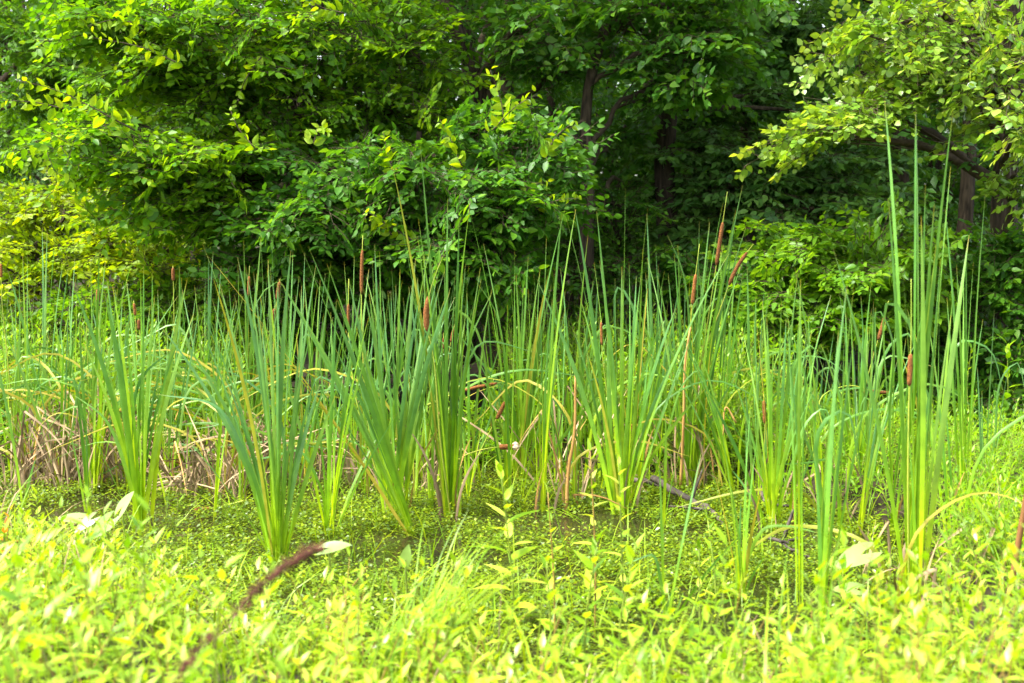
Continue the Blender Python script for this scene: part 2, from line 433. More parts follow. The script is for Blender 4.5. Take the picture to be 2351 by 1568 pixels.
def in_frame(P, margin=40):
    v = P - C0
    dep = v @ FWD
    x = 1175.5 + FPX * v[:, 0] / dep
    y = 784 - FPX * (v @ UPV) / dep
    return (dep > 0.5) & (x > -margin) & (x < 2351 + margin) & (y > -margin) & (y < 1568 + margin), x, y, dep

LEAFMESH = {}
def leaf_mesh(T_key, w, peak, droop, fold, mat):
    key = (T_key, mat.name)
    if key not in LEAFMESH:
        out = []
        for j in range(4):
            mb = MB()
            v, q, t = leaf_template(w * random.uniform(.9, 1.1), peak, droop * random.uniform(.4, 1.9), fold * random.uniform(.5, 1.6), 5)
            mb.add(v, q, t, v[:, 1], -1)
            out.append(mb.mesh('leaf', mat))
        LEAFMESH[key] = out
    return LEAFMESH[key]
SHAPES = {'elm2': (T_ELM2, (0.55, .42, .12, .14)), 'elm': (T_ELM, (0.55, .42, .12, .14)), 'long': (T_LONG2, (0.42, .45, .16, .12)), 'round': (T_ROUND, (0.80, .42, .08, .08)),
          'small': (T_SMALL, (0.52, .45, .08, .12)), 'narrow': (T_NARROW, (.22, .40, .30, .10)), 'lance': (T_LANCE2, (.30, .38, .22, .12))}

def put_leaves(root, P, D, N, S, shape, mat, name='leaf'):
    ms = leaf_mesh(shape, *SHAPES[shape][1], mat)
    X, Dd, Z = frames(D, N)
    loc = ROOTLOC[root.name]
    for j in range(len(P)):
        o = bpy.data.objects.new(name, ms[j % 4])
        s = S[j]
        p = P[j] - loc
        o.matrix_basis = Matrix(((X[j, 0]*s, Dd[j, 0]*s, Z[j, 0]*s, p[0]), (X[j, 1]*s, Dd[j, 1]*s, Z[j, 1]*s, p[1]), (X[j, 2]*s, Dd[j, 2]*s, Z[j, 2]*s, p[2]), (0, 0, 0, 1)))
        COL.objects.link(o)
        o.parent = root

def tree(name, base, trunk_px, lobes, label, cat='tree', group=None, mat='elm', shape='elm', size=0.105, singles=300, r0=0.13,
         per=1.0, Lr=(0.45, 0.8), mk=(9, 6), outward=None, crown=None, bark='bark', droop=0.28, flat=0.6, trunkY=None, youngs=()):
    """base: world point of the trunk's foot; trunk_px: world points the trunk passes; lobes: (px, py, Y, rx px, ry px[, depth m, density])"""
    root = empty(name, tuple(base), label, cat, group)
    pts = [np.array(base)] + [np.array(p) for p in trunk_px]
    path = smoothpath(pts, 16)
    path[1:] += RS.normal(0, 0.012, (15, 3))
    top = np.linspace(1, 0.35, 16)
    mb = MB(); tube(mb, path, r0 * top * np.concatenate([[1.35, 1.12], np.ones(14)]), 12, 0.07)
    build('trunk', mb, M[bark], root)
    T = SHAPES[shape][0]
    allP, allD, allN, allS, allR = [], [], [], [], []
    for lb in lobes:
        px, py, Y, rx, ry = lb[:5]
        rd = lb[5] if len(lb) > 5 else 0.7
        den = lb[6] if len(lb) > 6 else 1.0
        c = at(px, py, Y)
        ax = np.array([rx * Y / FPX, rd, ry * Y / FPX])
        vol = ax[0] * ax[2] * max(0.5, ax[1])
        S = max(6, int(den * per * (14 + 105 * vol)))
        u = nrm(RS.normal(0, 1, (S, 3))) * (RS.rand(S, 1) ** 0.45)
        O = c + u * ax
        # limb from the trunk to the lobe
        k = np.argmin(np.linalg.norm(path - (c + np.array([0, 0, -0.5])), axis=1))
        k = min(max(k, 4), 14)
        s0 = path[k]
        ctrl = (s0 + c) / 2 + np.array([0, 0, 0.25])
        limb = bez(s0, ctrl, c, 9) + np.concatenate([np.zeros((1, 3)), RS.normal(0, .02, (8, 3))])
        mbb = MB()
        tube(mbb, limb, np.linspace(r0 * .35, 0.012, 9), 7, 0.05)
        away = O - s0
        D = nrm(away) * 0.6 + nrm(u * ax + 1e-6) * 0.7 + RS.normal(0, .28, (S, 3))
        if outward is not None: D = D + np.array(outward)
        D[:, 2] = D[:, 2] * 0.45 + 0.12
        Ln = RS.uniform(*Lr, S)
        O = O - nrm(D) * (Ln * 0.45)[:, None]
        kk = RS.randint(3, 9, S)
        twigs(mbb, limb[kk], O, 0.009, 0.005)
        lp, ld, ln, sz, A, B = spray_leaves(O, D, Ln, mk[0], mk[1], size, droop, T, flat)
        twigs(mbb, A, B, 0.0035, 0.0015)
        build('branch', mbb, M['twig'], root)
        allP.append(lp); allD.append(ld); allN.append(ln); allS.append(sz); allR.append(TONE)
    P, D, N, S, R = map(np.concatenate, (allP, allD, allN, allS, allR))
    keep = RS.rand(len(P)) < 0.93
    P, D, N, S, R = P[keep], D[keep], N[keep], S[keep], R[keep]
    ok, x, y, dep = in_frame(P, 0)
    # the leaves seen largest: nearest to the camera, inside the picture
    cand = np.where(ok)[0]
    order = cand[np.argsort(dep[cand] - S[cand] * 6)]
    pick = order[:singles]
    rest = np.ones(len(P), bool); rest[pick] = False
    mb = MB(); leafcloud(mb, P[rest], D[rest], N[rest], S[rest], T, R[rest])
    if crown:                                         # the crown above the picture
        c, ax, n, s = crown
        u = nrm(RS.normal(0, 1, (n, 3))) * RS.uniform(0.45, 1, (n, 1))
        Pc = np.array(c) + u * np.array(ax)
        z_cut = CAM_Z + Pc[:, 1] * (545 / FPX) + 0.25
        Pc = Pc[Pc[:, 2] > z_cut]
        nn = len(Pc)
        leafcloud(mb, Pc, RS.normal(0, 1, (nn, 3)) * [1, 1, .4] - [0, 0, .2], RS.normal(0, .45, (nn, 3)) + [0, 0, 1], s * RS.uniform(.7, 1.3, nn), T_SMALL)
    build('foliage', mb, M[mat], root, 'stuff')
    if singles: put_leaves(root, P[pick], D[pick], N[pick], S[pick], shape, M[mat])
    for yg in youngs: shoot(root, *yg, shape=shape)
    return root

def shoot(root, pxs, Y, n, size, mat='elm_young', shape='elm'):
    """a long young shoot with bright leaves in two ranks"""
    pts = smoothpath([at(a, b, Y) for a, b in pxs], 10)
    mb = MB(); tube(mb, pts, np.linspace(.006, .002, 10), 5)
    s = build('young_shoot', mb, M['twig'], root)
    n = int(n * 2.0); size = size * .78
    u = np.linspace(0.02, 1, n)
    f = u * 9; k = np.minimum(f.astype(int), 8)
    P = pts[k] + (pts[k + 1] - pts[k]) * (f - k)[:, None]
    tn = nrm(pts[k + 1] - pts[k])
    sd = nrm(np.cross(tn, np.array([0.15, 1, 0.25])))
    sg = np.where(np.arange(n) % 2 == 0, 1.0, -1)[:, None]
    P = P + RS.normal(0, .012, (n, 3))
    D = tn * 0.55 + sd * sg * RS.uniform(.5, 1.1, (n, 1)) + RS.normal(0, .33, (n, 3)); D[:, 2] -= 0.15
    N = np.cross(sd, tn) * np.sign(np.cross(sd, tn)[:, 2:3] + 1e-6) + RS.normal(0, .42, (n, 3)) + [0, -.35, .3]
    put_leaves(s, P, D, N, size * (1.05 - 0.55 * u) * RS.uniform(.85, 1.15, n), shape, M[mat])

def V(x, y, z): return np.array([x, y, z], float)
def foot(px, Y):
    p = at(px, 900, Y); return V(p[0], Y, float(gz(p[0], Y)) - 0.05)

# -- the big elm whose boughs hang over the left half of the pond
tree('elm_tree', foot(640, 14.2), [at(650, 500, 14.2), at(720, 100, 14.0), at(760, -250, 13.8)],
     [(330, 60, 11.8, 150, 90), (240, 20, 12.2, 110, 60), (500, 60, 12.0, 200, 110), (760, 60, 12.3, 200, 110), (940, 110, 12.8, 150, 120), (640, 190, 12.2, 230, 90),
      (420, 190, 12.2, 170, 80), (900, 260, 12.6, 190, 90), (650, 300, 12.6, 170, 80, .6, .8), (240, 300, 11.3, 120, 70), (380, 370, 11.4, 190, 90), (560, 400, 11.8, 180, 90), (450, 480, 11.6, 160, 60)],
     'spreading elm with yellow green boughs reaching out over the cattails beside the feathery trees', group='elms at the edge of the wood',
     mat='elm', size=0.096, r0=0.14, per=1.25, outward=(-.25, -.45, 0), crown=((-1.5, 13.6, 6.8), (3.6, 2.6, 3.2), 2600, .30),
     youngs=[([(310, 300), (200, 240), (110, 200), (40, 185)], 10.6, 15, .15), ([(150, 250), (80, 235), (0, 230)], 10.9, 9, .13),
             ([(330, 60), (270, 45), (200, 60)], 11.2, 9, .14), ([(420, 150), (330, 110), (205, 85)], 11.0, 12, .13), ([(600, 130), (560, 190), (545, 240)], 11.3, 9, .12),
             ([(720, 330), (735, 290), (750, 300)], 10.9, 8, .12), ([(585, 340), (545, 290), (530, 255)], 10.9, 8, .12), ([(790, 30), (735, 15), (700, -10)], 11.4, 8, .14)])
# -- the lower young elm in the middle, dark below and bright on top
tree('elm_tree', foot(960, 12.6), [at(955, 700, 12.6), at(950, 500, 12.4), at(960, 300, 12.2)],
     [(760, 400, 11.3, 150, 80), (720, 500, 11.2, 170, 70), (940, 390, 11.2, 160, 80), (900, 490, 11.2, 170, 80), (1100, 420, 11.0, 150, 80), (1080, 500, 11.0, 150, 60), (1210, 340, 11.4, 100, 80),
      (1020, 560, 10.9, 120, 55), (1230, 460, 10.8, 90, 40), (1130, 590, 10.9, 90, 40), (820, 590, 11.6, 160, 50, .6, .8), (640, 570, 11.6, 150, 50), (1000, 650, 11.4, 150, 40, .5, .7), (1120, 300, 11.6, 110, 70)],
     'low bushy elm with bright upright shoots on top, behind the tallest middle cattails', group='elms at the edge of the wood',
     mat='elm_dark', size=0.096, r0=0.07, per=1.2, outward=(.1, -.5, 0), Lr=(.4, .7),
     youngs=[([(1160, 300), (1150, 230), (1125, 160)], 10.7, 11, .15), ([(1130, 300), (1190, 240), (1235, 215)], 10.6, 9, .13), ([(1060, 380), (1035, 320), (1010, 275)], 10.6, 10, .13),
             ([(905, 400), (890, 350), (880, 305)], 10.7, 9, .12), ([(1250, 360), (1280, 310), (1320, 280)], 10.6, 9, .12), ([(1190, 470), (1215, 430), (1260, 415)], 10.5, 8, .11),
             ([(900, 540), (870, 500), (835, 485)], 10.5, 7, .14), ([(960, 560), (890, 520), (840, 515)], 10.5, 8, .13), ([(1230, 480), (1280, 460), (1330, 455)], 10.5, 9, .10)])
# -- the elm with the leaning trunk, top middle
tree('elm_tree', foot(1150, 13.4), [at(1110, 300, 13.3), at(1062, 100, 13.2), at(1015, -20, 13.1), at(940, -300, 13)],
     [(1120, 20, 14.4, 90, 60, .5, .6), (1230, 50, 12.8, 110, 60, .6, .7), (1180, 120, 13.3, 70, 40, .5, .6), (980, 200, 14.8, 110, 50, .5, .5), (1300, 160, 13.4, 80, 40, .5, .5)],
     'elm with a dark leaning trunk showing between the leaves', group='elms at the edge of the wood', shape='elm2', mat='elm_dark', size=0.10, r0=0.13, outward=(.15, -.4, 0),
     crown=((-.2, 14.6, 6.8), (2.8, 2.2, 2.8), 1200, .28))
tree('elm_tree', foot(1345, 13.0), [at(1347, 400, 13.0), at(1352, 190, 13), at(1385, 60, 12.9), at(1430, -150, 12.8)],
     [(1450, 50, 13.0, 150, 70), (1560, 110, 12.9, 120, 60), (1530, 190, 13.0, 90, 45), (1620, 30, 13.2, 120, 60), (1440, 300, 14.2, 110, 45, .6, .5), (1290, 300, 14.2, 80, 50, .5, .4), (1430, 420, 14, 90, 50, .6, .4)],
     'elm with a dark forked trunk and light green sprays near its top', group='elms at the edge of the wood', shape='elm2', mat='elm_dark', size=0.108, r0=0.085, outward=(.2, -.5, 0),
     crown=((1.2, 14.2, 6.8), (2.6, 2.2, 2.6), 900, .28))
# -- layered blue-green sprays, right of the middle
tree('dogwood_tree', foot(1720, 16), [at(1720, 500, 16), at(1715, 260, 16), at(1760, 0, 15.8)],
     [(1640, 330, 14.2, 150, 45, .6), (1560, 270, 14.8, 130, 45, .6, .8), (1780, 400, 14.0, 170, 50, .6), (1920, 350, 14.2, 130, 50, .6), (1600, 420, 14.2, 130, 45, .6, .9), (1860, 480, 13.6, 140, 40, .6), (1700, 230, 15.2, 180, 50, .6),
      (1900, 240, 14.8, 150, 50, .6, .8), (1700, 490, 14.2, 120, 40, .5), (1600, 540, 13.6, 80, 35, .5), (1780, 120, 15.5, 170, 60, .6), (1970, 430, 14, 100, 50, .6), (1850, 60, 15.6, 130, 60, .5)],
     'shaded tree with flat layers of blue green leaves behind the raised seed heads', mat='dogwood', shape='long', size=0.135, per=1.0, r0=0.11, outward=(-.15, -.5, 0), flat=.35,
     crown=((2.6, 15.8, 7.2), (2.6, 2.0, 2.4), 800, .28))
# -- pale rounded leaves, top right
tree('linden_tree', foot(2318, 11.9), [at(2312, 700, 11.9), at(2305, 420, 11.9), at(2330, 150, 11.8), at(2330, -200, 11.7)],
     [(2060, 50, 11.2, 120, 60), (2200, 90, 11.0, 130, 70), (2320, 150, 10.6, 70, 90), (2060, 170, 11.2, 130, 45), (1950, 250, 11.2, 90, 35), (1880, 300, 11.2, 60, 30), (2160, 190, 11.3, 110, 50), (2310, 270, 10.6, 60, 50), (2250, 10, 11.2, 140, 50), (1960, 90, 11.5, 70, 45, .5, .7), (2330, 400, 11, 40, 35, .3, .5)],
     'linden with pale rounded leaves drooping above the tallest right cattails', mat='pale', shape='round', size=0.080, r0=0.15, outward=(-.35, -.5, -.15), Lr=(.4, .75), mk=(8, 6), per=.72, flat=.7, droop=.4,
     crown=((4.2, 12.8, 6.2), (2.2, 2.0, 2.6), 1400, .30))
# -- feathery trees far left
tree('walnut_tree', foot(-60, 18), [at(-50, 400, 18), at(0, 100, 18), at(40, -200, 18)],
     [(40, 60, 16.6, 130, 80, .9), (180, 110, 16.4, 130, 70, .9), (70, 190, 16.8, 130, 60, .9, .8), (180, 220, 16.8, 120, 60, .8), (20, 300, 17.2, 100, 60, .8, .7), (60, 380, 17, 110, 60, .8, .8)],
     'feathery light green tree at the open end of the wood', mat='walnut', shape='lance', size=0.13, r0=0.13, outward=(.1, -.4, 0), singles=160,
     crown=((-5.8, 18, 7.6), (3.2, 3, 3.2), 1800, .32), mk=(10, 7), flat=.5)
tree('walnut_tree', foot(330, 17.4), [at(325, 500, 17.4), at(300, 250, 17.2), at(280, -100, 17)],
     [(300, 170, 15.8, 120, 70, .8), (310, 270, 15.6, 150, 60, .8), (420, 320, 15, 140, 60, .8, .9), (170, 330, 16.2, 120, 60, .8, .8), (560, 330, 15.2, 120, 70, .8, .8), (480, 260, 15.4, 110, 50, .8, .8)],
     'darker feathery tree partly hidden behind the spreading elm', mat='walnut', shape='lance', size=0.12, r0=0.12, outward=(.1, -.4, 0), singles=120,
     crown=((-4.2, 17, 7.2), (3.0, 3, 3.0), 1800, .32), mk=(10, 7), flat=.5)
# -- shrubs
def shrub(name, px, Y, lobes, label, **kw):
    b = foot(px, Y)
    kw.setdefault('r0', .03)
    return tree(name, b, [b + V(.03, 0, .5), b + V(.02, -.05, 1.0)], lobes, label, 'shrub', **kw)
shrub('yellow_shrub', 90, 13.4, [(60, 470, 13.0, 120, 60), (180, 440, 13.2, 130, 50), (300, 510, 12.8, 150, 60), (90, 560, 12.6, 150, 60), (250, 590, 12.5, 150, 60), (30, 650, 12.2, 100, 60), (380, 580, 12.4, 110, 50)],
      'golden yellow shrub under the elm boughs at the open edge of the wood', mat='yellow', shape='small', size=.085, Lr=(.4, .7), singles=200, outward=(0, -.4, .1), mk=(9, 7))
shrub('leafy_shrub', 420, 12.6, [(330, 680, 12.0, 130, 50), (480, 640, 12.0, 140, 50), (600, 640, 11.9, 120, 50), (420, 740, 11.8, 150, 50), (200, 720, 11.9, 120, 50), (90, 760, 11.9, 110, 50), (570, 720, 11.9, 90, 50)],
      'green shrub with small leaves close behind the cattails and dry reeds', mat='shrub', shape='small', size=.08, Lr=(.35, .6), singles=150, outward=(0, -.4, .1))
shrub('viburnum_shrub', 1880, 12.6, [(1800, 560, 12.2, 80, 50), (1900, 550, 12.0, 110, 50), (1830, 640, 11.8, 110, 60), (1960, 620, 11.6, 110, 60), (2050, 560, 11.6, 80, 60), (1990, 700, 11.4, 110, 55), (1880, 740, 11.5, 110, 60), (1760, 700, 11.9, 70, 55), (2060, 660, 11.5, 70, 60)],
      'tall light green shrub with broad leaves behind the thin tilted cattails', mat='shrub', shape='elm', size=.10, Lr=(.35, .6), singles=260, outward=(-.1, -.5, .1))
shrub('dark_shrub', 2240, 13.0, [(2190, 600, 12.6, 90, 70), (2325, 560, 11.2, 50, 60, .35), (2300, 660, 11.2, 60, 60, .35), (2320, 760, 11.1, 60, 60, .35), (2290, 590, 12.4, 80, 60), (2330, 680, 12.2, 60, 60, .5), (2200, 720, 12.2, 80, 60), (2280, 830, 11.6, 80, 50), (2180, 820, 11.8, 80, 50), (2110, 780, 11.9, 70, 70), (2240, 900, 11.2, 110, 40), (2100, 880, 11.3, 80, 40)],
      'dark green shrub at the foot of the grey trunk', mat='elm_dark', shape='elm', size=.095, Lr=(.35, .6), singles=200, outward=(0, -.5, .1))
shrub('wood_edge_shrub', 1630, 13.2, [(1560, 640, 12.8, 90, 40, .5, .7), (1640, 620, 12.6, 70, 60), (1640, 760, 12.2, 90, 60), (1750, 810, 11.6, 90, 50), (1560, 800, 12.0, 70, 50)],
      'patchy green shrub behind the orange seed heads', mat='elm_dark', shape='elm', size=.09, Lr=(.3, .55), singles=120, outward=(0, -.5, .1))
shrub('understory_shrub', 1420, 14.0, [(1400, 480, 13.4, 130, 50, .6), (1330, 560, 13.4, 90, 40, .6, .8), (1450, 600, 13.2, 110, 60, .6), (1180, 640, 12.6, 70, 50, .5), (1150, 720, 12.5, 60, 40, .5, .8), (1400, 700, 13, 120, 60, .5, .8)],
      'shaded small leaved shrub in the gap between the low elm and the dark trunk', mat='elm_dark', shape='small', size=.075, Lr=(.35, .6), singles=150, outward=(0, -.4, .05))

shrub('shaded_shrub', 860, 12.8, [(700, 690, 12.2, 110, 50, .4, .7), (830, 660, 12.2, 110, 50, .4, .8), (960, 710, 12.2, 90, 50, .4, .6), (780, 770, 12.0, 120, 50, .4, .7), (900, 800, 12.0, 100, 40, .4, .6)],
      'low shaded shrub under the bushy elm behind the blue green cattails', mat='elm_dark', shape='elm2', size=.085, Lr=(.3, .5), singles=100, outward=(0, -.4, .05))
# -- trees inside the wood: plain trunks with sparse shaded crowns
def wood_tree(px, Y, r, label, group=None, lean=0.0, n=2600, low=1.6, hi=9.0, show=True):
    b = foot(px, Y)
    root = empty('wood_tree', tuple(b), label, 'tree', group)
    h = hi + RS.uniform(-1, 1)
    pts = smoothpath([b, b + V(lean * .35, 0, h * .35), b + V(lean * .6, RS.normal(0, .1), h * .65), b + V(lean, RS.normal(0, .3), h)], 16)
    pts[1:, :2] += RS.normal(0, .025, (15, 2))
    mb = MB(); tube(mb, pts, r * np.linspace(1, .35, 16) * np.concatenate([[1.4, 1.12], np.ones(14)]), 12, 0.08)
    build('trunk', mb, M['bark'], root)
    # limbs
    lm = MB(); P, D = [], []
    nl = 14
    for j in range(nl):
        z = low + (h - low) * (j + RS.rand()) / nl
        k = int(np.clip(z / h * 15, 1, 14)); s = pts[k]
        a = RS.uniform(0, 6.28); L_ = RS.uniform(1.0, 2.3)
        e = s + V(math.cos(a) * L_, math.sin(a) * L_, RS.uniform(-.1, .7))
        tube(lm, bez(s, (s + e) / 2 + V(0, 0, .15), e, 6), np.linspace(r * .28, .01, 6), 5)
        m = n // nl // 40
        q = s + (e - s) * RS.uniform(.3, 1.1, (max(2, m), 1)) + RS.normal(0, .35, (max(2, m), 3)) * [1, 1, .5]
        P.append(q); D.append(nrm(q - s + RS.normal(0, .5, q.shape)) * [1, 1, .5])
    build('branch', lm, M['bark'], root)
    P, D = np.concatenate(P), np.concatenate(D)
    lp, ld, ln, sz, A, B = spray_leaves(P, D, RS.uniform(.6, 1.0, len(P)), 7, 6, .125, .2, T_SMALL)
    mb = MB(); leafcloud(mb, lp, ld, ln, sz, T_SMALL, TONE)
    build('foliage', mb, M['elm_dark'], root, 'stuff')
    return root
def copy_tree(o, parent=None):
    c = o.copy(); COL.objects.link(c); c.parent = parent
    for ch in list(o.children): copy_tree(ch, c)
    return c
spec = [(1522, 14.0, .12, 'dark brown trunk rising straight behind the middle seed heads', 0.0),
        (2190, 13.4, .085, 'dark twisted trunk between the tall right cattails and the grey trunk', .25),
        (1290, 16.0, .08, 'thin dark trunk leaning behind the tips of the middle cattails', -.3),
        (1720, 18.0, .13, 'dark trunk in the shade under the layered blue green leaves', .1),
        (1075, 15.5, .10, 'dark trunk in the black gap beneath the low elm', .0),
        (1160, 17.5, .11, 'second trunk deeper in the black gap beneath the low elm', .1),
        (2070, 16.5, .10, 'dark trunk behind the tips of the tallest cattails', -.2)]
WT = []
for px, Y, r, lab, ln_ in spec:
    WT.append(wood_tree(px, Y, r, lab, 'trunks inside the shaded wood', ln_, low=2.0, n=4300))
deep = [(150, 24), (420, 22), (700, 20), (860, 25), (980, 19.5), (1010, 28), (1110, 23), (1230, 20), (1320, 26), (1400, 21), (1480, 24), (1580, 19.5), (1650, 27), (1800, 21), (1880, 25),
        (1960, 19.5), (2040, 23), (2130, 19), (2240, 21), (2320, 26), (2400, 18), (560, 28), (300, 29), (1250, 32), (1550, 33), (1850, 32), (2150, 31), (2480, 24), (-150, 24), (-80, 31), (780, 31), (1000, 34), (450, 33), (100, 34), (2350, 33)]
for k, (px, Y) in enumerate(deep):
    c = copy_tree(WT[(k * 3 + 1) % 7])
    c.location = foot(px, Y); c.rotation_euler = (0, 0, RS.uniform(0, 6.28))
    sc_ = RS.uniform(.85, 1.15); c.scale = (sc_, sc_, sc_ * RS.uniform(.95, 1.1))
    c['label'] = 'dim trunk standing deep inside the shaded wood'; c['group'] = 'dim trunks deep in the wood'
# saplings filling the space under the crowns
def sapling(px, Y, h, rad, n):
    b = foot(px, Y)
    root = empty('sapling', tuple(b), 'shaded leafy sapling under the tall crowns inside the wood', 'sapling', 'saplings inside the wood')
    pts = smoothpath([b, b + V(RS.normal(0, .1), RS.normal(0, .1), h * .5), b + V(RS.normal(0, .2), RS.normal(0, .2), h)], 9)
    mb = MB(); tube(mb, pts, np.linspace(.03, .008, 9), 7, .06)
    build('stem', mb, M['bark'], root)
    O = b + V(0, 0, h * .62) + nrm(RS.normal(0, 1, (n, 3))) * (RS.rand(n, 1) ** .4) * [rad * .7, rad * .7, h * .42]
    D = (O - (b + V(0, 0, h * .5))) * [1, 1, .35] + RS.normal(0, .3, (n, 3)) * [1, 1, .4]
    lp, ld, ln, sz, A, B = spray_leaves(O, D, RS.uniform(.45, .8, n), 7, 6, .115, .22, T_SMALL)
    mb = MB(); twigs(mb, A, B, .003, .0015); build('branch', mb, M['twig'], root, 'stuff')
    mb = MB(); leafcloud(mb, lp, ld, ln, sz, T_SMALL, TONE)
    build('foliage', mb, M['elm_dark'], root, 'stuff')
    return root
SP = [sapling(1300, 17, 3.0, 1.2, 70), sapling(1620, 17.5, 3.4, 1.3, 80), sapling(1960, 16.5, 2.6, 1.3, 70), sapling(860, 16.5, 3.8, 1.4, 90)]
for k, (px, Y) in enumerate([(1130, 19), (1420, 18.5), (1500, 21), (1750, 20), (1830, 18), (1900, 22), (2080, 20), (2200, 17), (2330, 19), (700, 18), (980, 22), (1230, 23), (1050, 18), (560, 20), (380, 23), (180, 22), (40, 20),
                             (1350, 25), (1620, 24), (1980, 26), (2300, 24), (800, 25), (600, 26), (2120, 28), (1480, 28), (1200, 29), (900, 30), (1720, 30), (300, 26), (30, 27), (1560, 18.5), (1380, 20), (2020, 17.5), (1680, 22)]):
    c = copy_tree(SP[k % 4])
    c.location = foot(px, Y); c.rotation_euler = (0, 0, RS.uniform(0, 6.28))
    sc_ = RS.uniform(.8, 1.3); c.scale = (sc_, sc_, sc_)
# the far side of the wood, one mass
mb = MB()
n = 50000
x = RS.uniform(-24, 24, n); y = RS.uniform(36, 46, n); z = RS.rand(n) ** .8 * 11
dens = np.sin(x * .9) * np.sin(z * 1.1 + x * .3) + .35 * np.sin(x * 2.7 + z * 2.1)
kk = dens > -.75
P = np.stack([x, y, z], -1)[kk]; nn = len(P)
leafcloud(mb, P, RS.normal(0, 1, (nn, 3)) * [1, 1, .5], RS.normal(0, .5, (nn, 3)) + [0, -.2, 1], RS.uniform(.3, .6, nn), T_WEED)
o = build('far_woods', mb, M['elm'], None, 'stuff'); tag(o, 'dim green foliage mass at the far side of the wood', 'woods')

# ------------------------------------------------------------------ herbs and grass (vectorised)
def herb_mass(mb, sm, P, H, nl, size, T, lean=0.25, spread=0.9, stem_r=.003, droop=.1, start=0.15, top_small=.45):
    """many upright herbs: a stem each, nl leaves spiralling up it"""
    n = len(P)
    top = P + np.stack([RS.normal(0, lean, n) * H, RS.normal(0, lean, n) * H, H], -1)
    midp = (P + top) / 2 + RS.normal(0, .03, (n, 3))
    t = np.linspace(start, 1, nl)[None] + RS.normal(0, .02, (n, nl)); t = np.clip(t, .02, 1)
    tt = t[..., None]
    pos = (1 - tt) ** 2 * P[:, None] + 2 * tt * (1 - tt) * midp[:, None] + tt ** 2 * top[:, None]
    ang = np.arange(nl)[None] * 2.4 + RS.uniform(0, 6.28, (n, 1)) + RS.normal(0, .3, (n, nl))
    el = spread * (1 - 0.65 * t ** 2)
    D = np.stack([np.cos(ang) * el, np.sin(ang) * el, 0.25 + .55 * t ** 2 + RS.normal(0, .18, (n, nl)) - droop], -1)
    N = np.stack([-np.cos(ang) * .35, -np.sin(ang) * .35, np.ones_like(ang)], -1) + RS.normal(0, .25, (n, nl, 3))
    S = size * RS.uniform(.65, 1.2, (n, nl)) * (1 - top_small * t ** 2)
    hr = np.repeat(RS.rand(n) * .6, nl) + RS.rand(n * nl) * .4
    leafcloud(mb, pos.reshape(-1, 3), D.reshape(-1, 3), N.reshape(-1, 3), S.ravel(), T, hr)
    if sm is not None:
        twigs(sm, P, midp, stem_r, stem_r * .8); twigs(sm, midp, top, stem_r * .8, stem_r * .4)

def blades(mb, P, H, W, lean, segs=5, curl=1.0, az=None):
    """arching grass blades, all at once"""
    n = len(P)
    if az is None: az = RS.uniform(0, 6.28, n)
    d = np.stack([np.cos(az), np.sin(az), np.zeros(n)], -1)
    s = np.stack([-np.sin(az), np.cos(az), np.zeros(n)], -1)
    tw = RS.normal(0, .5, n)
    s = s * np.cos(tw)[:, None] + d * np.sin(tw)[:, None]
    t = np.linspace(0, 1, segs + 1)
    lean = np.broadcast_to(lean, (n,))
    hz = t[None] - 0.42 * lean[:, None] * curl * t[None] ** 2.6
    ou = lean[:, None] * (0.35 * t[None] + .65 * t[None] ** 2.2)
    c = P[:, None] + d[:, None] * (ou * H[:, None])[..., None]
    c[..., 2] += hz * H[:, None]
    w = W[:, None] * (np.minimum(1, .6 + t * 1.6) * (1 - t ** 2.2))[None] * .5 + .0004
    v = np.stack([c - s[:, None] * w[..., None], c + s[:, None] * w[..., None]], 2)
    k = 2 * (segs + 1)
    j = np.arange(segs) * 2
    q = np.stack([j, j + 1, j + 3, j + 2], -1)[None] + (np.arange(n) * k)[:, None, None]
    mb.add(v.reshape(-1, 3), q, None, np.tile(np.repeat(t, 2), n), np.repeat(RS.rand(n), k))

def scatter(n, x0, x1, y0, y1, test):
    x = RS.uniform(x0, x1, n); y = RS.uniform(y0, y1, n)
    k = test(x, y)
    x, y = x[k], y[k]
    return np.stack([x, y, gz(x, y)], -1)

def vis(x, y, m=.35): return np.abs(x) < y * 0.36 + m

# near bank herbs: pale, dense, leafy
mb, sm = MB(), MB()
P = scatter(4000, -3.2, 3.0, 2.5, 8.2, lambda x, y: vis(x, y) & ((y > 2.85) | (x < -.75) | (x > -.2)) & (y < lerp_x(x, NEAR) - .12 - .3 * RS.rand(len(x))))
thin = np.where((P[:, 0] > -.75) & (P[:, 0] < .15), .35, 1.0)
thin *= np.where(P[:, 1] > 4.6, .6, 1.0)
pn = np.sin(P[:, 0] * 4.1 + 1.3 * np.sin(P[:, 1] * 3.3)) * np.sin(P[:, 1] * 5.2 + P[:, 0] * 1.7)
thin *= np.clip(.58 + .85 * pn, .08, 1)
P = P[RS.rand(len(P)) < thin]
pn = np.sin(P[:, 0] * 3.3 + 1.1 * np.sin(P[:, 1] * 2.9)) * np.sin(P[:, 1] * 4.4 + P[:, 0] * 2.1)
side_ = np.clip(np.abs(P[:, 0] - .15) / P[:, 1] * 3.2, 0, 1)
H = RS.uniform(.13, .38, len(P)) * np.clip(1.25 - .22 * (P[:, 1] - 3.4), .35, 1.1) * (1 + .32 * pn) * (.75 + .75 * side_)
nearer = P[:, 1] < 4.6
herb_mass(mb, sm, P[nearer], H[nearer], 12, .084, T_LANCE, lean=.25, spread=1.15, top_small=.25)
herb_mass(mb, sm, P[~nearer], H[~nearer], 12, .08, T_LANCE, lean=.25, top_small=.3)
o = build('bank_herbs', mb, M['bank'], None, 'stuff'); tag(o, 'bright yellow green leafy herbs crowding the near bank', 'undergrowth')
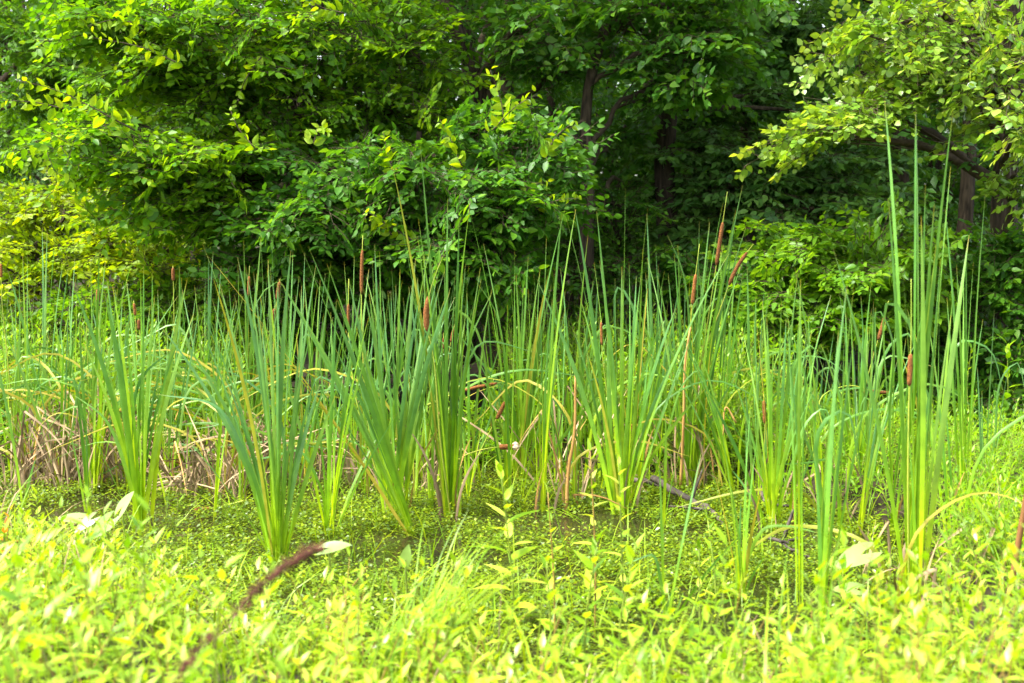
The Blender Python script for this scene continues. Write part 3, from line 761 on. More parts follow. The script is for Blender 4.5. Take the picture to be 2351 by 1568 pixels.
build('stems', sm, M['stem'], o, 'stuff')

mb, sm = MB(), MB()
P = scatter(2300, -3.0, 3.0, 2.5, 6.6, lambda x, y: vis(x, y) & ((y > 2.85) | (x < -.75) | (x > -.2)) & (y < lerp_x(x, NEAR) - .1))
pn = np.sin(P[:, 0] * 2.3 + 4 + 1.3 * np.sin(P[:, 1] * 2.3)) * np.sin(P[:, 1] * 3.2 + P[:, 0] * 2.7)
P = P[pn + RS.normal(0, .25, len(P)) > .25]
herb_mass(mb, sm, P, RS.uniform(.18, .42, len(P)) * np.clip(1.3 - .2 * (P[:, 1] - 3.2), .4, 1.1), 13, .080, T_LANCE2, lean=.28, spread=1.1, top_small=.3)
o = build('broad_leaved_herbs', mb, M['bank_pale'], None, 'stuff'); tag(o, 'patches of taller broad leaved herbs on the near bank', 'undergrowth')
build('stems', sm, M['redstem'], o, 'stuff')
mb = MB()
P = scatter(2600, -3.0, 2.6, 2.8, 6.4, lambda x, y: vis(x, y) & (y < lerp_x(x, NEAR) + .2))
pn = np.sin(P[:, 0] * 1.9 + 1 + 1.1 * np.sin(P[:, 1] * 2.1)) * np.sin(P[:, 1] * 2.8 - P[:, 0] * 1.7)
P = P[pn + RS.normal(0, .3, len(P)) > .2]
n = len(P)
blades(mb, P, RS.uniform(.25, .60, n) * np.clip(1.2 - .15 * (P[:, 1] - 3.2), .5, 1.1), RS.uniform(.005, .010, n), RS.uniform(.15, .9, n), 7)
o = build('long_grass', mb, M['grass'], None, 'stuff'); tag(o, 'long pale grass standing above the near bank herbs', 'grass')
mb = MB()
P = scatter(700, -3.2, 3.0, 2.8, 8, lambda x, y: vis(x, y) & (y < lerp_x(x, NEAR) + .5))
n = len(P)
blades(mb, P, RS.uniform(.15, .5, n), RS.uniform(.004, .010, n), RS.uniform(.3, 1.3, n), 5)
o = build('dry_grass', mb, M['straw'], None, 'stuff'); tag(o, 'dry tan grass blades scattered through the near bank', 'grass')

# near bank grass
mb = MB()
P = scatter(11500, -3.6, 3.0, 3.0, 9.2, lambda x, y: vis(x, y) & (y < lerp_x(x, NEAR) + .25 * RS.rand(len(x))) & (y > lerp_x(x, NEAR) - 2.4))
pn = np.sin(P[:, 0] * 3.7 + 2 + 1.2 * np.sin(P[:, 1] * 2.7)) * np.sin(P[:, 1] * 4.9 - P[:, 0] * 2.3)
P = P[RS.rand(len(P)) < np.clip(.62 + .75 * pn, .08, 1)]
n = len(P)
blades(mb, P, RS.uniform(.10, .36, n) * np.where(RS.rand(n) < .15, 1.5, 1), RS.uniform(.004, .011, n), RS.uniform(.2, 1.2, n))
o = build('bank_grass', mb, M['grass'], None, 'stuff'); tag(o, 'arching pale grass along the near edge of the pond', 'grass')

# green mat on the right bank and far bank
mb, sm = MB(), MB()
P = scatter(5200, -.2, 5.5, 6.2, 12.5, lambda x, y: vis(x, y) & (pond(x, y) < -.02) & (x > .9 - .0 * y) & (y > 6.2 + 0 * x))
far = P[:, 1]
keep = RS.rand(len(P)) < np.where(far > 9.5, .8, 1.0)
P = P[keep]
herb_mass(mb, sm, P, RS.uniform(.16, .36, len(P)), 12, .085, T_NARROW2, lean=.2, droop=.05)
o = build('marsh_herbs', mb, M['herb'], None, 'stuff'); tag(o, 'dense narrow leaved herbs covering the right bank', 'undergrowth')
build('stems', sm, M['stem'], o, 'stuff')
mb, sm = MB(), MB()
P = scatter(6600, -5.5, 1.9, 9.3, 12.6, lambda x, y: vis(x, y) & (pond(x, y) < 0) & ((x < -2.0 + RS.normal(0, .15, len(x))) | (x > -.1) | ((y < 10.6) & (RS.rand(len(x)) < .5))))
herb_mass(mb, sm, P, RS.uniform(.25, .88, len(P)) * np.where((P[:, 0] > -2.0) & (P[:, 0] < -.02), .33, 1), 14, .085, T_LANCE2, lean=.18)
o = build('far_bank_herbs', mb, M['herb'], None, 'stuff'); tag(o, 'bright low herbs along the far bank behind the cattails', 'undergrowth')
build('stems', sm, M['stem'], o, 'stuff')
# forest floor litter herbs, sparse
mb = MB()
P = scatter(1400, -9, 9, 12, 26, lambda x, y: vis(x, y, 1))
herb_mass(mb, None, P, RS.uniform(.15, .5, len(P)), 9, .10, T_SMALL, lean=.3)
o = build('forest_undergrowth', mb, M['elm_dark'], None, 'stuff'); tag(o, 'sparse shaded undergrowth on the floor of the wood', 'undergrowth')

mb = MB()
P = scatter(1500, -3.6, 2.4, 4.7, 9.8, lambda x, y: vis(x, y) & (pond(x, y) > 0) & (RS.rand(len(x)) < np.clip(1.1 - .19 * (y - 4.7), .22, 1)))
P = np.repeat(P, 3, 0) + RS.normal(0, .03, (len(P) * 3, 3)) * [1, 1, 0]
n = len(P)
blades(mb, P, RS.uniform(.18, .50, n), RS.uniform(.004, .010, n), RS.uniform(.2, 1.3, n), 6)
o = build('pond_grass', mb, M['grass'], None, 'stuff'); tag(o, 'thin arching grass growing up through the pondweed', 'grass')

# floating pondweed
mb = MB()
def weed_test(x, y):
    d = pond(x, y)
    nn_ = np.sin(x * 2.3 + 1.1 * np.sin(y * 1.7)) * np.sin(y * 2.9 + .8 * np.sin(x * 3.1)) + .9 * np.sin(x * 13.1 + 2 * np.sin(y * 9.7)) * np.sin(y * 17.3 - x * 5.2)
    return (d > -.12) & vis(x, y) & (RS.rand(len(x)) < np.clip(.58 + .70 * nn_, .06, 1))
P = scatter(46000, -3.6, 2.8, 4.6, 10.0, weed_test)
P[:, 2] = np.maximum(P[:, 2], 0) + RS.uniform(.0, .05, len(P)) * RS.rand(len(P))
n = len(P); K = 6
ang = np.arange(K)[None] * 2.4 + RS.uniform(0, 6.28, (n, 1))
D = np.stack([np.cos(ang), np.sin(ang), RS.uniform(.0, .7, (n, K))], -1)
pos = P[:, None] + D * [.006, .006, 0] + np.stack([0 * ang, 0 * ang, np.arange(K)[None] * .009 + 0 * ang], -1)
leafcloud(mb, pos.reshape(-1, 3), D.reshape(-1, 3), RS.normal(0, .25, (n * K, 3)) + [0, 0, 1], RS.uniform(.012, .030, n * K), T_WEED,
          np.repeat(RS.rand(n) * .6, K) + RS.rand(n * K) * .35)
o = build('pondweed', mb, M['weed'], None, 'stuff'); tag(o, 'small leaved olive green pondweed floating over the dark water', 'water weed')

# ------------------------------------------------------------------ cattails
def blade_mesh(mb, pts, width, face=None, twist=0.0, cup=0.18, base_w=.75, r=-1.0):
    """one strap leaf along a path: cupped section, long taper to the tip"""
    n = len(pts)
    tan = nrm(np.gradient(pts, axis=0))
    if face is None: face = np.array([0, -1.0, 0])
    t = np.linspace(0, 1, n)
    X = nrm(np.cross(tan, face)); Z = np.cross(X, tan)
    a = twist * t
    Xr = X * np.cos(a)[:, None] + Z * np.sin(a)[:, None]; Zr = np.cross(Xr, tan)
    w = width * .5 * (base_w + (1 - base_w) * np.minimum(1, t / .25)) * np.where(t > .62, np.maximum(0, (1 - t) / .38) ** .7, 1) + .0006
    l = pts - Xr * w[:, None] - Zr * (w * cup)[:, None]
    rr = pts + Xr * w[:, None] - Zr * (w * cup)[:, None]
    v = np.stack([l, pts, rr], 1).reshape(-1, 3)
    j = np.arange(n - 1) * 3
    q = np.concatenate([np.stack([j, j + 1, j + 4, j + 3], -1), np.stack([j + 1, j + 2, j + 5, j + 4], -1)])
    mb.add(v, q, None, np.repeat(t, 3), r)

def lathe(mb, A, B, radii, sides=10, bump=.05):
    n = len(radii)
    tube(mb, A + (B - A) * np.linspace(0, 1, n)[:, None], radii, sides, bump)

def spike(root, b, pxs, Y, s0, s1, width=.026, fluffy=False, stalk_mat='stalk', tip=True):
    """a flowering stalk through the given pixels at depth Y; brown head from s0 to s1 along it, thin spur above"""
    pts = smoothpath([b] + [at(x, y, Y) for x, y in pxs], 22)
    mb = MB(); tube(mb, pts, np.linspace(.0060, .0018, 22), 6)
    st = build('flower_stalk', mb, M[stalk_mat], root)
    u = np.linspace(s0, s1, 12) * 21; k = np.minimum(u.astype(int), 20)
    hp = pts[k] + (pts[k + 1] - pts[k]) * (u - k)[:, None]
    prof = np.array([.45, .90, 1, 1, 1, 1.02, 1, 1, 1, .98, .90, .45]) * width * .5
    mb = MB(); tube(mb, hp, prof, 12, .06)
    build('seed_head', mb, M['spike'], st)
    if fluffy:
        mb = MB()
        e = hp[-1]
        for j in range(5):
            c = e + RS.normal(0, .008, 3); dd = nrm(hp[-1] - hp[-3]) * .03
            tube(mb, c + dd * np.linspace(-.6, .6, 6)[:, None], np.array([.003, .011, .014, .013, .010, .002]), 8, .35)
        build('seed_fluff', mb, M['fluff'], st)
    return st

NB = [0]
def cattail(bx, by, fan, n, label, w=.024, mat='cattail', tips=(), bent=(), rb=.045, jit=45, z0=-.05, group='cattail clumps standing in the pond', spikes=(), dead=0, curve=1.0, name='cattail_clump'):
    """fan: (left tip x, right tip x, top y at the middle, y at the edges); tips: exact blade tips; bent: blades as pixel paths"""
    b = on(bx, by, 0.0)
    Y = b[1]
    root = empty(name, (b[0], b[1], z0), label, 'cattail', group)
    xl, xr, yt, ye = fan
    T = []
    for j in range(n):
        u = (j + .5) / n * 2 - 1 + random.uniform(-.6, .6) / n
        x = (xl + xr) / 2 + u * (xr - xl) / 2
        y = yt + (ye - yt) * abs(u) ** 1.5 + random.uniform(-.5, 1.6) * jit + (random.random() < .35) * random.uniform(40, 240)
        T.append((x, y))
    T += list(tips)
    bent = list(bent)
    for j in range(random.randint(0, max(1, n // 7))):
        sg = random.choice((-1, 1)); hh = by - yt; q = random.uniform(.35, .85); dx = sg * random.uniform(15, 110)
        if random.random() < .5:
            bent.append([(bx + dx * .3, by - hh * q * .6), (bx + dx, by - hh * q), (bx + dx * 1.5 + sg * 15, by - hh * q * random.uniform(.9, 1.02)), (bx + dx * 1.8 + sg * random.uniform(30, 90), by - hh * q * random.uniform(.6, .95))])
        else:
            ex = sg * random.uniform(15, 70)
            bent.append([(bx + dx * .4, by - hh * q * .5), (bx + dx, by - hh * q), (bx + dx + ex * .25, by - hh * q - 8), (bx + dx + ex, by - hh * q * random.uniform(.35, .8))])
    for (x, y) in T:
        dy = random.gauss(0, .16)
        tip = at(x, y, Y + dy)
        u = (x - bx) / FPX * Y
        base = b + V(max(-1, min(1, u * 1.2)) * rb * .7 + random.gauss(0, rb * .3), random.gauss(0, rb * .6), z0)
        if random.random() < .16: tip = tip + V(random.gauss(0, .17), 0, -.06)
        mid = base + (tip - base) * V(random.uniform(.18, .40), .3, .54) + V(random.gauss(0, .015), random.gauss(0, .02), 0)
        pts = bez(base, mid + (base + (tip - base) * .5 - mid) * (1 - curve), tip, 14)
        mb = MB()
        ang = random.uniform(-1.35, 1.35)
        blade_mesh(mb, pts, w * random.uniform(.45, 1.05), V(math.sin(ang), -math.cos(ang), 0), random.gauss(0, .9))
        build('leaf', mb, M[mat if random.random() > .03 else 'yellow_blade'], root)
    for path in bent:
        dy = random.gauss(0, .08)
        pp = [b + V(random.gauss(0, rb * .5), random.gauss(0, rb * .5), z0)] + [at(x, y, Y + dy) for x, y in path]
        mb = MB(); blade_mesh(mb, smoothpath(pp, 20), w * random.uniform(.6, .85), V(random.gauss(0, .3), -1, .5), random.gauss(0, .5))
        build('leaf', mb, M[mat], root)
    for sp in spikes:
        kw = sp[3] if len(sp) > 3 else {}
        spike(root, b + V(random.gauss(0, .02), random.gauss(0, .02), z0), sp[0], Y + kw.pop('dy', 0.0), sp[1], sp[2], **kw)
    for j in range(dead):
        a = random.uniform(0, 6.28); L_ = random.uniform(.25, .6)
        base = b + V(random.gauss(0, rb), random.gauss(0, rb), z0)
        e = base + V(math.cos(a) * L_ * .35, math.sin(a) * L_ * .35, L_)
        mb = MB(); blade_mesh(mb, bez(base, base + V(0, 0, L_ * .6), e, 8), .014, None, random.gauss(0, 1.5))
        build('dead_leaf', mb, M['orange_straw' if random.random() < .35 else 'straw'], root)
    return root

# --- the front row, left to right
cattail(325, 1222, (165, 450, 640, 700), 17, 'spreading cattail clump in the water beside the pale arrowhead leaves', w=.026,
        tips=[(165, 650), (245, 640), (330, 610), (290, 640), (430, 640)], bent=[[(300, 1000), (330, 860), (400, 800)], [(290, 1080), (240, 960), (160, 900)]], dead=2)
cattail(640, 1288, (410, 775, 600, 800), 22, 'big fanned cattail clump with bright yellow green base, largest in the front', w=.025, mat='cattail_blue', rb=.04,
        tips=[(465, 560), (545, 590), (598, 520), (622, 525), (668, 575), (725, 610), (490, 640), (455, 700), (735, 880), (750, 850)],
        bent=[[(560, 1060), (430, 830), (370, 750)], [(560, 1040), (500, 935), (360, 905)], [(600, 900), (560, 870), (500, 840)]])
cattail(755, 1228, (700, 850, 690, 800), 11, 'small upright cattail clump just right of the biggest fanned clump', w=.022, tips=[(830, 660), (740, 760)])
cattail(958, 1228, (560, 830, 560, 700), 8, 'long cattail leaves slanting left out of the water in front of the blue green clump', w=.024, mat='cattail_dark', rb=.03,
        tips=[(480, 590), (640, 640), (700, 700), (770, 800)], curve=.35)
cattail(905, 1182, (780, 1060, 600, 700), 27, 'dense blue green cattail clump in the middle of the pond', w=.025, mat='cattail_blue', rb=.075,
        tips=[(860, 560), (930, 600), (990, 560), (800, 640)], spikes=[([(850, 1000), (832, 780), (830, 640), (833, 540)], .80, .95, {'width': .020}), ([(815, 900), (800, 760), (801, 640)], .80, .90, {'width': .016})], dead=4)
cattail(1032, 1184, (925, 1110, 470, 640), 15, 'tall narrow cattail clump carrying one fat brown seed head', w=.020, mat='cattail_dark', rb=.045,
        tips=[(965, 335), (903, 390), (915, 480), (1118, 605), (1105, 640), (1078, 480), (960, 500)], spikes=[([(1010, 1000), (992, 800), (978, 735), (990, 660), (1012, 600)], .735, .865, {'width': .034, 'dy': -.1})], bent=[[(1060, 900), (1080, 780), (1130, 670)], [(1060, 880), (1100, 790), (1235, 810)]], dead=4)
cattail(1245, 1172, (1190, 1320, 560, 640), 9, 'slim cattail clump beside the orange dead canes', w=.018, tips=[(1290, 490), (1322, 480), (1262, 520)], dead=3)
cattail(1190, 1098, (1130, 1300, 600, 660), 18, 'dark green cattail clump behind the drooping orange seed head', w=.022, mat='cattail_dark', tips=[(1180, 610), (1205, 620), (1075, 470), (1110, 560), (1300, 470)],
        bent=[[(1160, 820), (1130, 700), (1095, 650)], [(1160, 900), (1120, 850), (1030, 740)]], rb=.06)
cattail(1425, 1180, (1280, 1590, 560, 760), 20, 'wide cattail clump with glowing yellow base behind the willow herb stems', w=.025, rb=.07,
        tips=[(1436, 430), (1370, 485), (1487, 480), (1300, 500), (1318, 470), (1232, 640), (1600, 560)], spikes=[([(1400, 960), (1382, 800), (1380, 735)], .88, .99, {'width': .016})], dead=2)
cattail(1575, 1118, (1500, 1720, 520, 620), 16, 'leaning cattail clump with three orange brown seed heads raised high', w=.020, mat='cattail_dark', rb=.06,
        tips=[(1705, 425), (1660, 465), (1690, 480), (1540, 540), (1740, 500), (1628, 500)],
        spikes=[([(1572, 900), (1585, 750), (1593, 665), (1606, 560)], .76, .88, {'width': .024}), ([(1600, 900), (1640, 640), (1655, 540), (1670, 440)], .76, .90, {'width': .026}), ([(1590, 900), (1650, 720), (1700, 600), (1730, 560)], .82, .96, {'width': .026})],
        bent=[[(1590, 800), (1610, 680), (1630, 675), (1643, 720)], [(1585, 800), (1560, 600), (1532, 540)]], dead=5)
cattail(1775, 1212, (1660, 1880, 690, 860), 14, 'cattail clump with orange yellow foot by the broken grey stick', w=.020, tips=[(1750, 690), (1830, 640), (1625, 900)], bent=[[(1760, 1120), (1740, 1040), (1690, 1000)]], dead=3)
cattail(1528, 1440, (1500, 1600, 1120, 1180), 5, 'thin cattail sprout with one tall leaf standing in open water', w=.020, rb=.02, tips=[(1514, 1060), (1610, 1040)], jit=60, dead=0)
cattail(1702, 1375, (1630, 1770, 930, 1060), 9, 'loose fan of thin cattail leaves near the fallen branch', w=.017, rb=.035, tips=[(1690, 900), (1625, 1040), (1745, 950)])
cattail(1880, 1488, (1860, 2010, 720, 860), 4, 'stout single cattail stem nearest the water edge with thick pale foot', w=.023, rb=.012, tips=[(1945, 655), (1960, 660), (1925, 760), (1880, 900)])
cattail(1835, 1390, (1800, 1870, 660, 800), 5, 'thin upright cattail shoots left of the stout stem', w=.016, rb=.025, tips=[(1838, 640)])
cattail(2092, 1402, (2050, 2190, 420, 640), 8, 'tallest cattail clump of all, its leaves rising above the shrub', w=.027, rb=.055, jit=60,
        tips=[(2031, 230), (2094, 228), (2103, 245), (2188, 255), (2092, 350), (2040, 460), (2145, 470), (2225, 540), (2162, 480)],
        spikes=[([(2085, 1050), (2088, 880), (2092, 770), (2092, 640)], .70, .79, {'width': .022, 'dy': -.12})], bent=[[(2110, 1000), (2130, 900), (2110, 870), (2098, 860)]], dead=4)
cattail(2212, 1205, (2160, 2265, 560, 680), 5, 'slender cattail clump standing in the green herbs beside the tallest one', w=.022, rb=.035, tips=[(2262, 445), (2218, 570), (2170, 480), (2250, 560)])
cattail(1962, 1128, (1870, 2050, 680, 760), 17, 'bushy cattail clump with a tilted orange seed head', w=.021, tips=[(1940, 690), (2000, 650)], rb=.06,
        spikes=[([(1975, 950), (2010, 800), (2028, 740), (2040, 690)], .80, .92, {'width': .024}), ([(1900, 900), (1950, 885), (2015, 900), (2060, 902)], .86, .965, {'width': .022})], bent=[[(1920, 950), (1840, 910), (1720, 960)], [(1920, 900), (1990, 890), (2070, 910)]], dead=5)
# --- left bank reeds
L = [(30, 1105, (-20, 110, 640, 700), 14, 'cattail clump at the very edge of the dry reed bed beside the bank', []),
     (105, 1075, (50, 190, 540, 640), 13, 'tall cattail clump growing out of the thickest dry reeds', [(97, 520)]),
     (215, 1130, (160, 290, 580, 680), 14, 'bright footed cattail clump in front of the dry reed wall', [(212, 560)]),
     (165, 1085, (130, 260, 600, 680), 12, 'cattail clump half hidden in the dry reed wall', [(172, 590)]),
     (275, 1090, (220, 350, 620, 700), 12, 'cattail clump beside the pale withered stalk', []),
     (410, 1085, (340, 480, 600, 690), 17, 'cattail clump with one small brown head between dry reeds and open water', [(412, 610)]),
     (355, 1060, (300, 440, 620, 700), 12, 'cattail clump behind the spreading front clump', []),
     (480, 1060, (430, 540, 580, 660), 13, 'cattail clump behind the bent over green leaves', [(470, 560)]),
     (560, 1080, (500, 640, 560, 640), 15, 'cattail clump in the dry reeds behind the biggest fan', [(600, 540)]),
     (650, 1100, (590, 720, 580, 660), 14, 'cattail clump hidden behind the biggest fan', []),
     (705, 1115, (640, 780, 600, 680), 14, 'cattail clump in the dark water right of the dry reeds', [(700, 580)]),
     (730, 1070, (690, 810, 590, 650), 12, 'cattail clump against the dark shrub between two larger clumps', [(760, 600)]),
     (810, 1100, (760, 870, 570, 640), 12, 'cattail clump beside the tall thin brown spike', [(790, 600)]),
     (975, 1100, (900, 1060, 580, 660), 16, 'cattail clump between the blue green clump and the tall narrow one', []),
     (870, 1080, (830, 930, 590, 650), 10, 'cattail clump behind the dense blue green one', []),
     (1320, 1085, (1260, 1390, 580, 680), 12, 'cattail clump behind the dead canes', [(1350, 540)]),
     (1500, 1085, (1440, 1580, 560, 660), 13, 'cattail clump in front of the dark brown trunk', [(1485, 490), (1505, 560)]),
     (1655, 1090, (1600, 1730, 540, 640), 14, 'upright cattail clump behind the three raised seed heads', [(1690, 490)]),
     (1720, 1075, (1670, 1780, 620, 720), 10, 'cattail clump under the light green shrub', []),
     (1860, 1090, (1800, 1930, 700, 780), 11, 'cattail clump at the edge of the green herbs', []),
     (2020, 1140, (1960, 2090, 700, 800), 10, 'cattail clump behind the tallest one', []),
     (2150, 1150, (2090, 2210, 620, 760), 8, 'cattail clump between the tallest clump and the slender one', [])]
SPK = {0: [([(20, 850), (4, 680), (2, 600)], .93, .99, {'width': .018})], 5: [([(402, 850), (398, 650), (397, 610)], .93, .99, {'width': .024})],
       4: [([(325, 900), (321, 770), (318, 730)], .93, .99, {'width': .026}), ([(312, 900), (309, 710), (307, 690)], .92, .985, {'width': .02})],
       3: [([(226, 900), (226, 700), (224, 660)], .93, .99, {'width': .024})],
       8: [([(570, 800), (571, 660), (573, 610)], .86, .95, {'width': .02})], 9: [([(628, 800), (636, 690), (643, 640)], .90, .985, {'width': .026}), ([(600, 860), (625, 740), (632, 700)], .9, .98, {'width': .026})],
       13: [([(1020, 900), (1036, 780), (1045, 740)], .88, .96, {'width': .018}), ([(1000, 900), (1018, 800), (1018, 765)], .9, .97, {'width': .016})]}
for k, (bx, by, fan, n, lab, tips) in enumerate(L):
    cattail(bx, by, (fan[0] - 15, fan[1] + 15, fan[2], fan[3] + 30), int(n * .8), lab, w=.021, tips=tips, dead=2, spikes=SPK.get(k, ()), mat=('cattail', 'cattail_blue', 'cattail_dark')[k % 3], rb=.05)

EX = [(62, 1095, 'dry reeds at the left bank'), (140, 1120, 'thickest dry reeds'), (255, 1075, 'pale withered stalk'), (300, 1120, 'gap in the dry reed wall'), (385, 1130, 'open pondweed by the dry reeds'),
      (445, 1100, 'bent over green leaves'), (520, 1110, 'broken dry reeds'), (590, 1060, 'back of the biggest fan'), (680, 1060, 'shrub behind the biggest fan'), (780, 1080, 'thin brown spike'), (840, 1130, 'blue green clump'),
      (945, 1070, 'fat brown seed head'), (1010, 1070, 'crumpled dry reeds'), (1075, 1120, 'drooping orange seed head'), (1140, 1060, 'black gap'), (1230, 1090, 'goldenrods'), (1285, 1120, 'dead canes'),
      (1375, 1120, 'glowing yellow clump'), (1460, 1120, 'short brown head'), (1540, 1070, 'dark brown trunk'), (1610, 1120, 'tall orange tan cane'), (1690, 1130, 'sunken stick'), (1740, 1150, 'mossy stick'),
      (1820, 1130, 'orange footed clump'), (1900, 1170, 'green herbs and dry canes'), (1985, 1190, 'tilted orange head'), (2050, 1230, 'foot of the tallest clump'), (2185, 1260, 'slender clump'), (2260, 1180, 'right bank herbs'), (1640, 1060, 'raised seed heads'), (1350, 1060, 'tall goldenrods'), (480, 1110, 'dry reeds beside open pondweed')]
for k, (bx, by, where) in enumerate(EX):
    yt = random.uniform(590, 720); sp_ = random.uniform(25, 75); lean_ = random.gauss(0, 45)
    cattail(bx, by, (bx - sp_ + lean_, bx + sp_ + lean_, yt, yt + 90), random.randint(5, 8), ['slim', 'sparse', 'thin', 'loose'][k % 4] + ' cattail shoots beside the ' + where, w=.017, mat=('cattail', 'cattail_blue', 'cattail_dark')[k % 3], rb=.03, dead=1, jit=80, curve=.8)

# shoots that came up singly between the clumps
for k in range(46):
    bx = random.uniform(20, 2080); by = random.uniform(1060, 1190) + (40 if 1500 < bx else 0)
    yt = random.uniform(560, 800); le = random.gauss(0, 40)
    cattail(bx, by, (bx - 35 + le, bx + 35 + le, yt, yt + 60), random.randint(2, 3), 'single thin cattail shoot of two or three leaves standing between the clumps', w=.017, mat='cattail' if k % 2 else 'cattail_dark', rb=.02, jit=90,
            group='single cattail shoots between the clumps', name='cattail_shoot', curve=random.uniform(.5, 1.2))

# --- dry reeds
def dry_reeds(px0, px1, by, hpx, n, label, ww=.011):
    a, c = on(px0, by), on(px1, by)
    Y = (a[1] + c[1]) / 2
    root = empty('dry_reed_bed', tuple((a + c) / 2), label, 'dry reeds', 'beds of dry reeds')
    for j in range(n):
        x = random.uniform(a[0], c[0]); y = Y + random.uniform(-.15, .75)
        h = hpx * Y / FPX * random.uniform(.2, 1.1) * (1.25 if random.random() < .1 else 1)
        b = V(x, y, -.05)
        lean = random.gauss(0, .5); fold = random.random() < .35
        if fold:
            k1 = b + V(lean * h * .4, random.gauss(0, .05), h)
            e = k1 + V(random.choice((-1, 1)) * random.uniform(.1, .35), random.uniform(-.25, .1), -h * random.uniform(.2, .95))
            pts = np.concatenate([smoothpath([b, (b + k1) / 2 + V(random.gauss(0, .02), 0, 0), k1], 7), smoothpath([k1 + V(0, -.004, -.004), (k1 + e) / 2 + V(0, 0, .03), e], 6)])
        else:
            pts = smoothpath([b, b + V(lean * h * .3 + random.gauss(0, .02), 0, h * .5), b + V(lean * h, random.gauss(0, .15), h)], 9)
        if random.random() < .13:
            sg = random.choice((-1, 1)); L_ = random.uniform(.5, 1.1); hh = random.uniform(.25, .95)
            pts = smoothpath([b, b + V(sg * L_ * .15, random.gauss(0, .05), hh * .8), b + V(sg * L_ * .5, random.gauss(0, .1), hh), b + V(sg * L_, random.gauss(0, .15), hh * random.uniform(.5, .95))], 16)
            mb = MB(); blade_mesh(mb, pts, random.uniform(.009, .017), V(random.gauss(0, .3), -1, .6), random.gauss(0, .8))
            build('bent_leaf', mb, M[random.choice(('cattail', 'cattail_dark', 'yellow_blade'))], root)
            continue
        mb = MB(); blade_mesh(mb, pts, ww * random.uniform(.6, 1.35), V(random.gauss(0, .8), -1, random.gauss(0, .3)), random.gauss(0, 1.6), cup=.3)
        build('dead_leaf', mb, M['straw' if random.random() < .95 else 'orange_straw'], root)
    return root
dry_reeds(0, 200, 1122, 195, 270, 'thick wall of tan dry reeds at the water beside the left bank')
dry_reeds(190, 340, 1115, 165, 170, 'tan dry reeds between the bright footed clump and the spreading front clump')
dry_reeds(400, 610, 1140, 185, 250, 'broken tan dry reeds left of the biggest fanned clump')
dry_reeds(360, 440, 1170, 90, 20, 'few snapped dry reeds leaning over the pondweed by the fallen orange head')
dry_reeds(640, 900, 1120, 150, 80, 'dry reeds among the blue green cattails')
dry_reeds(930, 1010, 1135, 150, 30, 'crumpled dry reeds at the foot of the tall narrow clump')
dry_reeds(1270, 1345, 1160, 260, 34, 'tall orange and tan dead canes beside the slim cattail clump', .010)
dry_reeds(1440, 1480, 1140, 110, 14, 'short dry reeds right of the glowing clump')
dry_reeds(1545, 1660, 1120, 200, 40, 'dry reeds and canes at the foot of the three raised seed heads')
dry_reeds(1880, 1960, 1200, 150, 16, 'dry canes among the green herbs left of the tallest clump')
dry_reeds(2190, 2330, 1440, 190, 16, 'straw coloured dry leaves tangled in the right bank herbs', .014)
dry_reeds(2040, 2170, 1410, 230, 14, 'pale dry leaves around the foot of the tallest clump', .013)

def cane(pxs, Y, r, label, mat, name='dead_cane', cat='cane', r1=.6):
    pts = smoothpath([at(x, y, Y) for x, y in pxs], 12)
    mb = MB(); tube(mb, pts, np.linspace(r, r * r1, 12), 8, .1)
    return tag(build(name, mb, M[mat]), label, cat)
def on_y(px, py): return on(px, py)[1]
cane([(1562, 1125), (1570, 950), (1573, 830), (1585, 750)], on_y(1562, 1125), .010, 'tall straight orange tan cane below the lowest raised seed head', 'orange_straw')
cane([(1300, 1175), (1305, 1080), (1318, 1000), (1321, 860)], on_y(1300, 1175), .011, 'orange dead cane standing in the middle of the pond', 'orange_straw')
cane([(2300, 1440), (2322, 1340), (2346, 1200), (2385, 1000)], 5.3, .013, 'thick dark brown cane beside the right bank herbs', 'brown_cane', r1=.8)
cane([(1797, 1245), (1808, 1210), (1822, 1170)], on_y(1797, 1245), .012, 'short broken brown stub poking up beside the stout stem', 'deadwood')
cane([(228, 1100), (226, 900), (224, 760), (227, 660)], 9.4, .007, 'pale withered stalk rising from the dry reed wall', 'straw')
cane([(1690, 970), (1668, 935), (1660, 1000)], 9.0, .006, 'orange bent cane behind the loose fan', 'orange_straw')

# --- fallen wood
def limb(pxs, r, label, z=.02, cat='branch', forks=()):
    pts = smoothpath([on(x, y, z + dz) for x, y, dz in pxs], 14)
    pts[1:-1] += RS.normal(0, .006, (12, 3))
    mb = MB(); tube(mb, pts, np.linspace(r, r * .45, 14), 9, .14)
    for k, d, L_ in forks:
        tube(mb, pts[k] + np.array(d) * np.linspace(0, L_, 6)[:, None], np.linspace(r * .5, r * .15, 6), 6, .1)
    return tag(build('fallen_branch', mb, M['deadwood']), label, cat)
limb([(1500, 1098, .10), (1550, 1130, .06), (1590, 1150, .04), (1630, 1170, .03), (1662, 1206, 0)], .024, 'dark crooked fallen branch lying across the pondweed', forks=[(6, (.3, .3, .7), .25), (9, (-.8, -.1, .1), .3)])
limb([(1420, 1098, .06), (1490, 1108, .05), (1560, 1135, .02)], .018, 'dark stick half sunk behind the crooked fallen branch')
limb([(1765, 1235, .06), (1820, 1262, .03), (1895, 1300, 0)], .010, 'thin grey twig on the water beside the stout stem', forks=[(5, (.1, -.2, -.6), .12)])
limb([(1795, 1245, .09), (1845, 1236, .11)], .008, 'short pale stick leaning over the thin grey twig')
limb([(1745, 1118, .05), (1790, 1160, .04), (1830, 1165, .02)], .016, 'dark mossy stick below the orange footed clump')
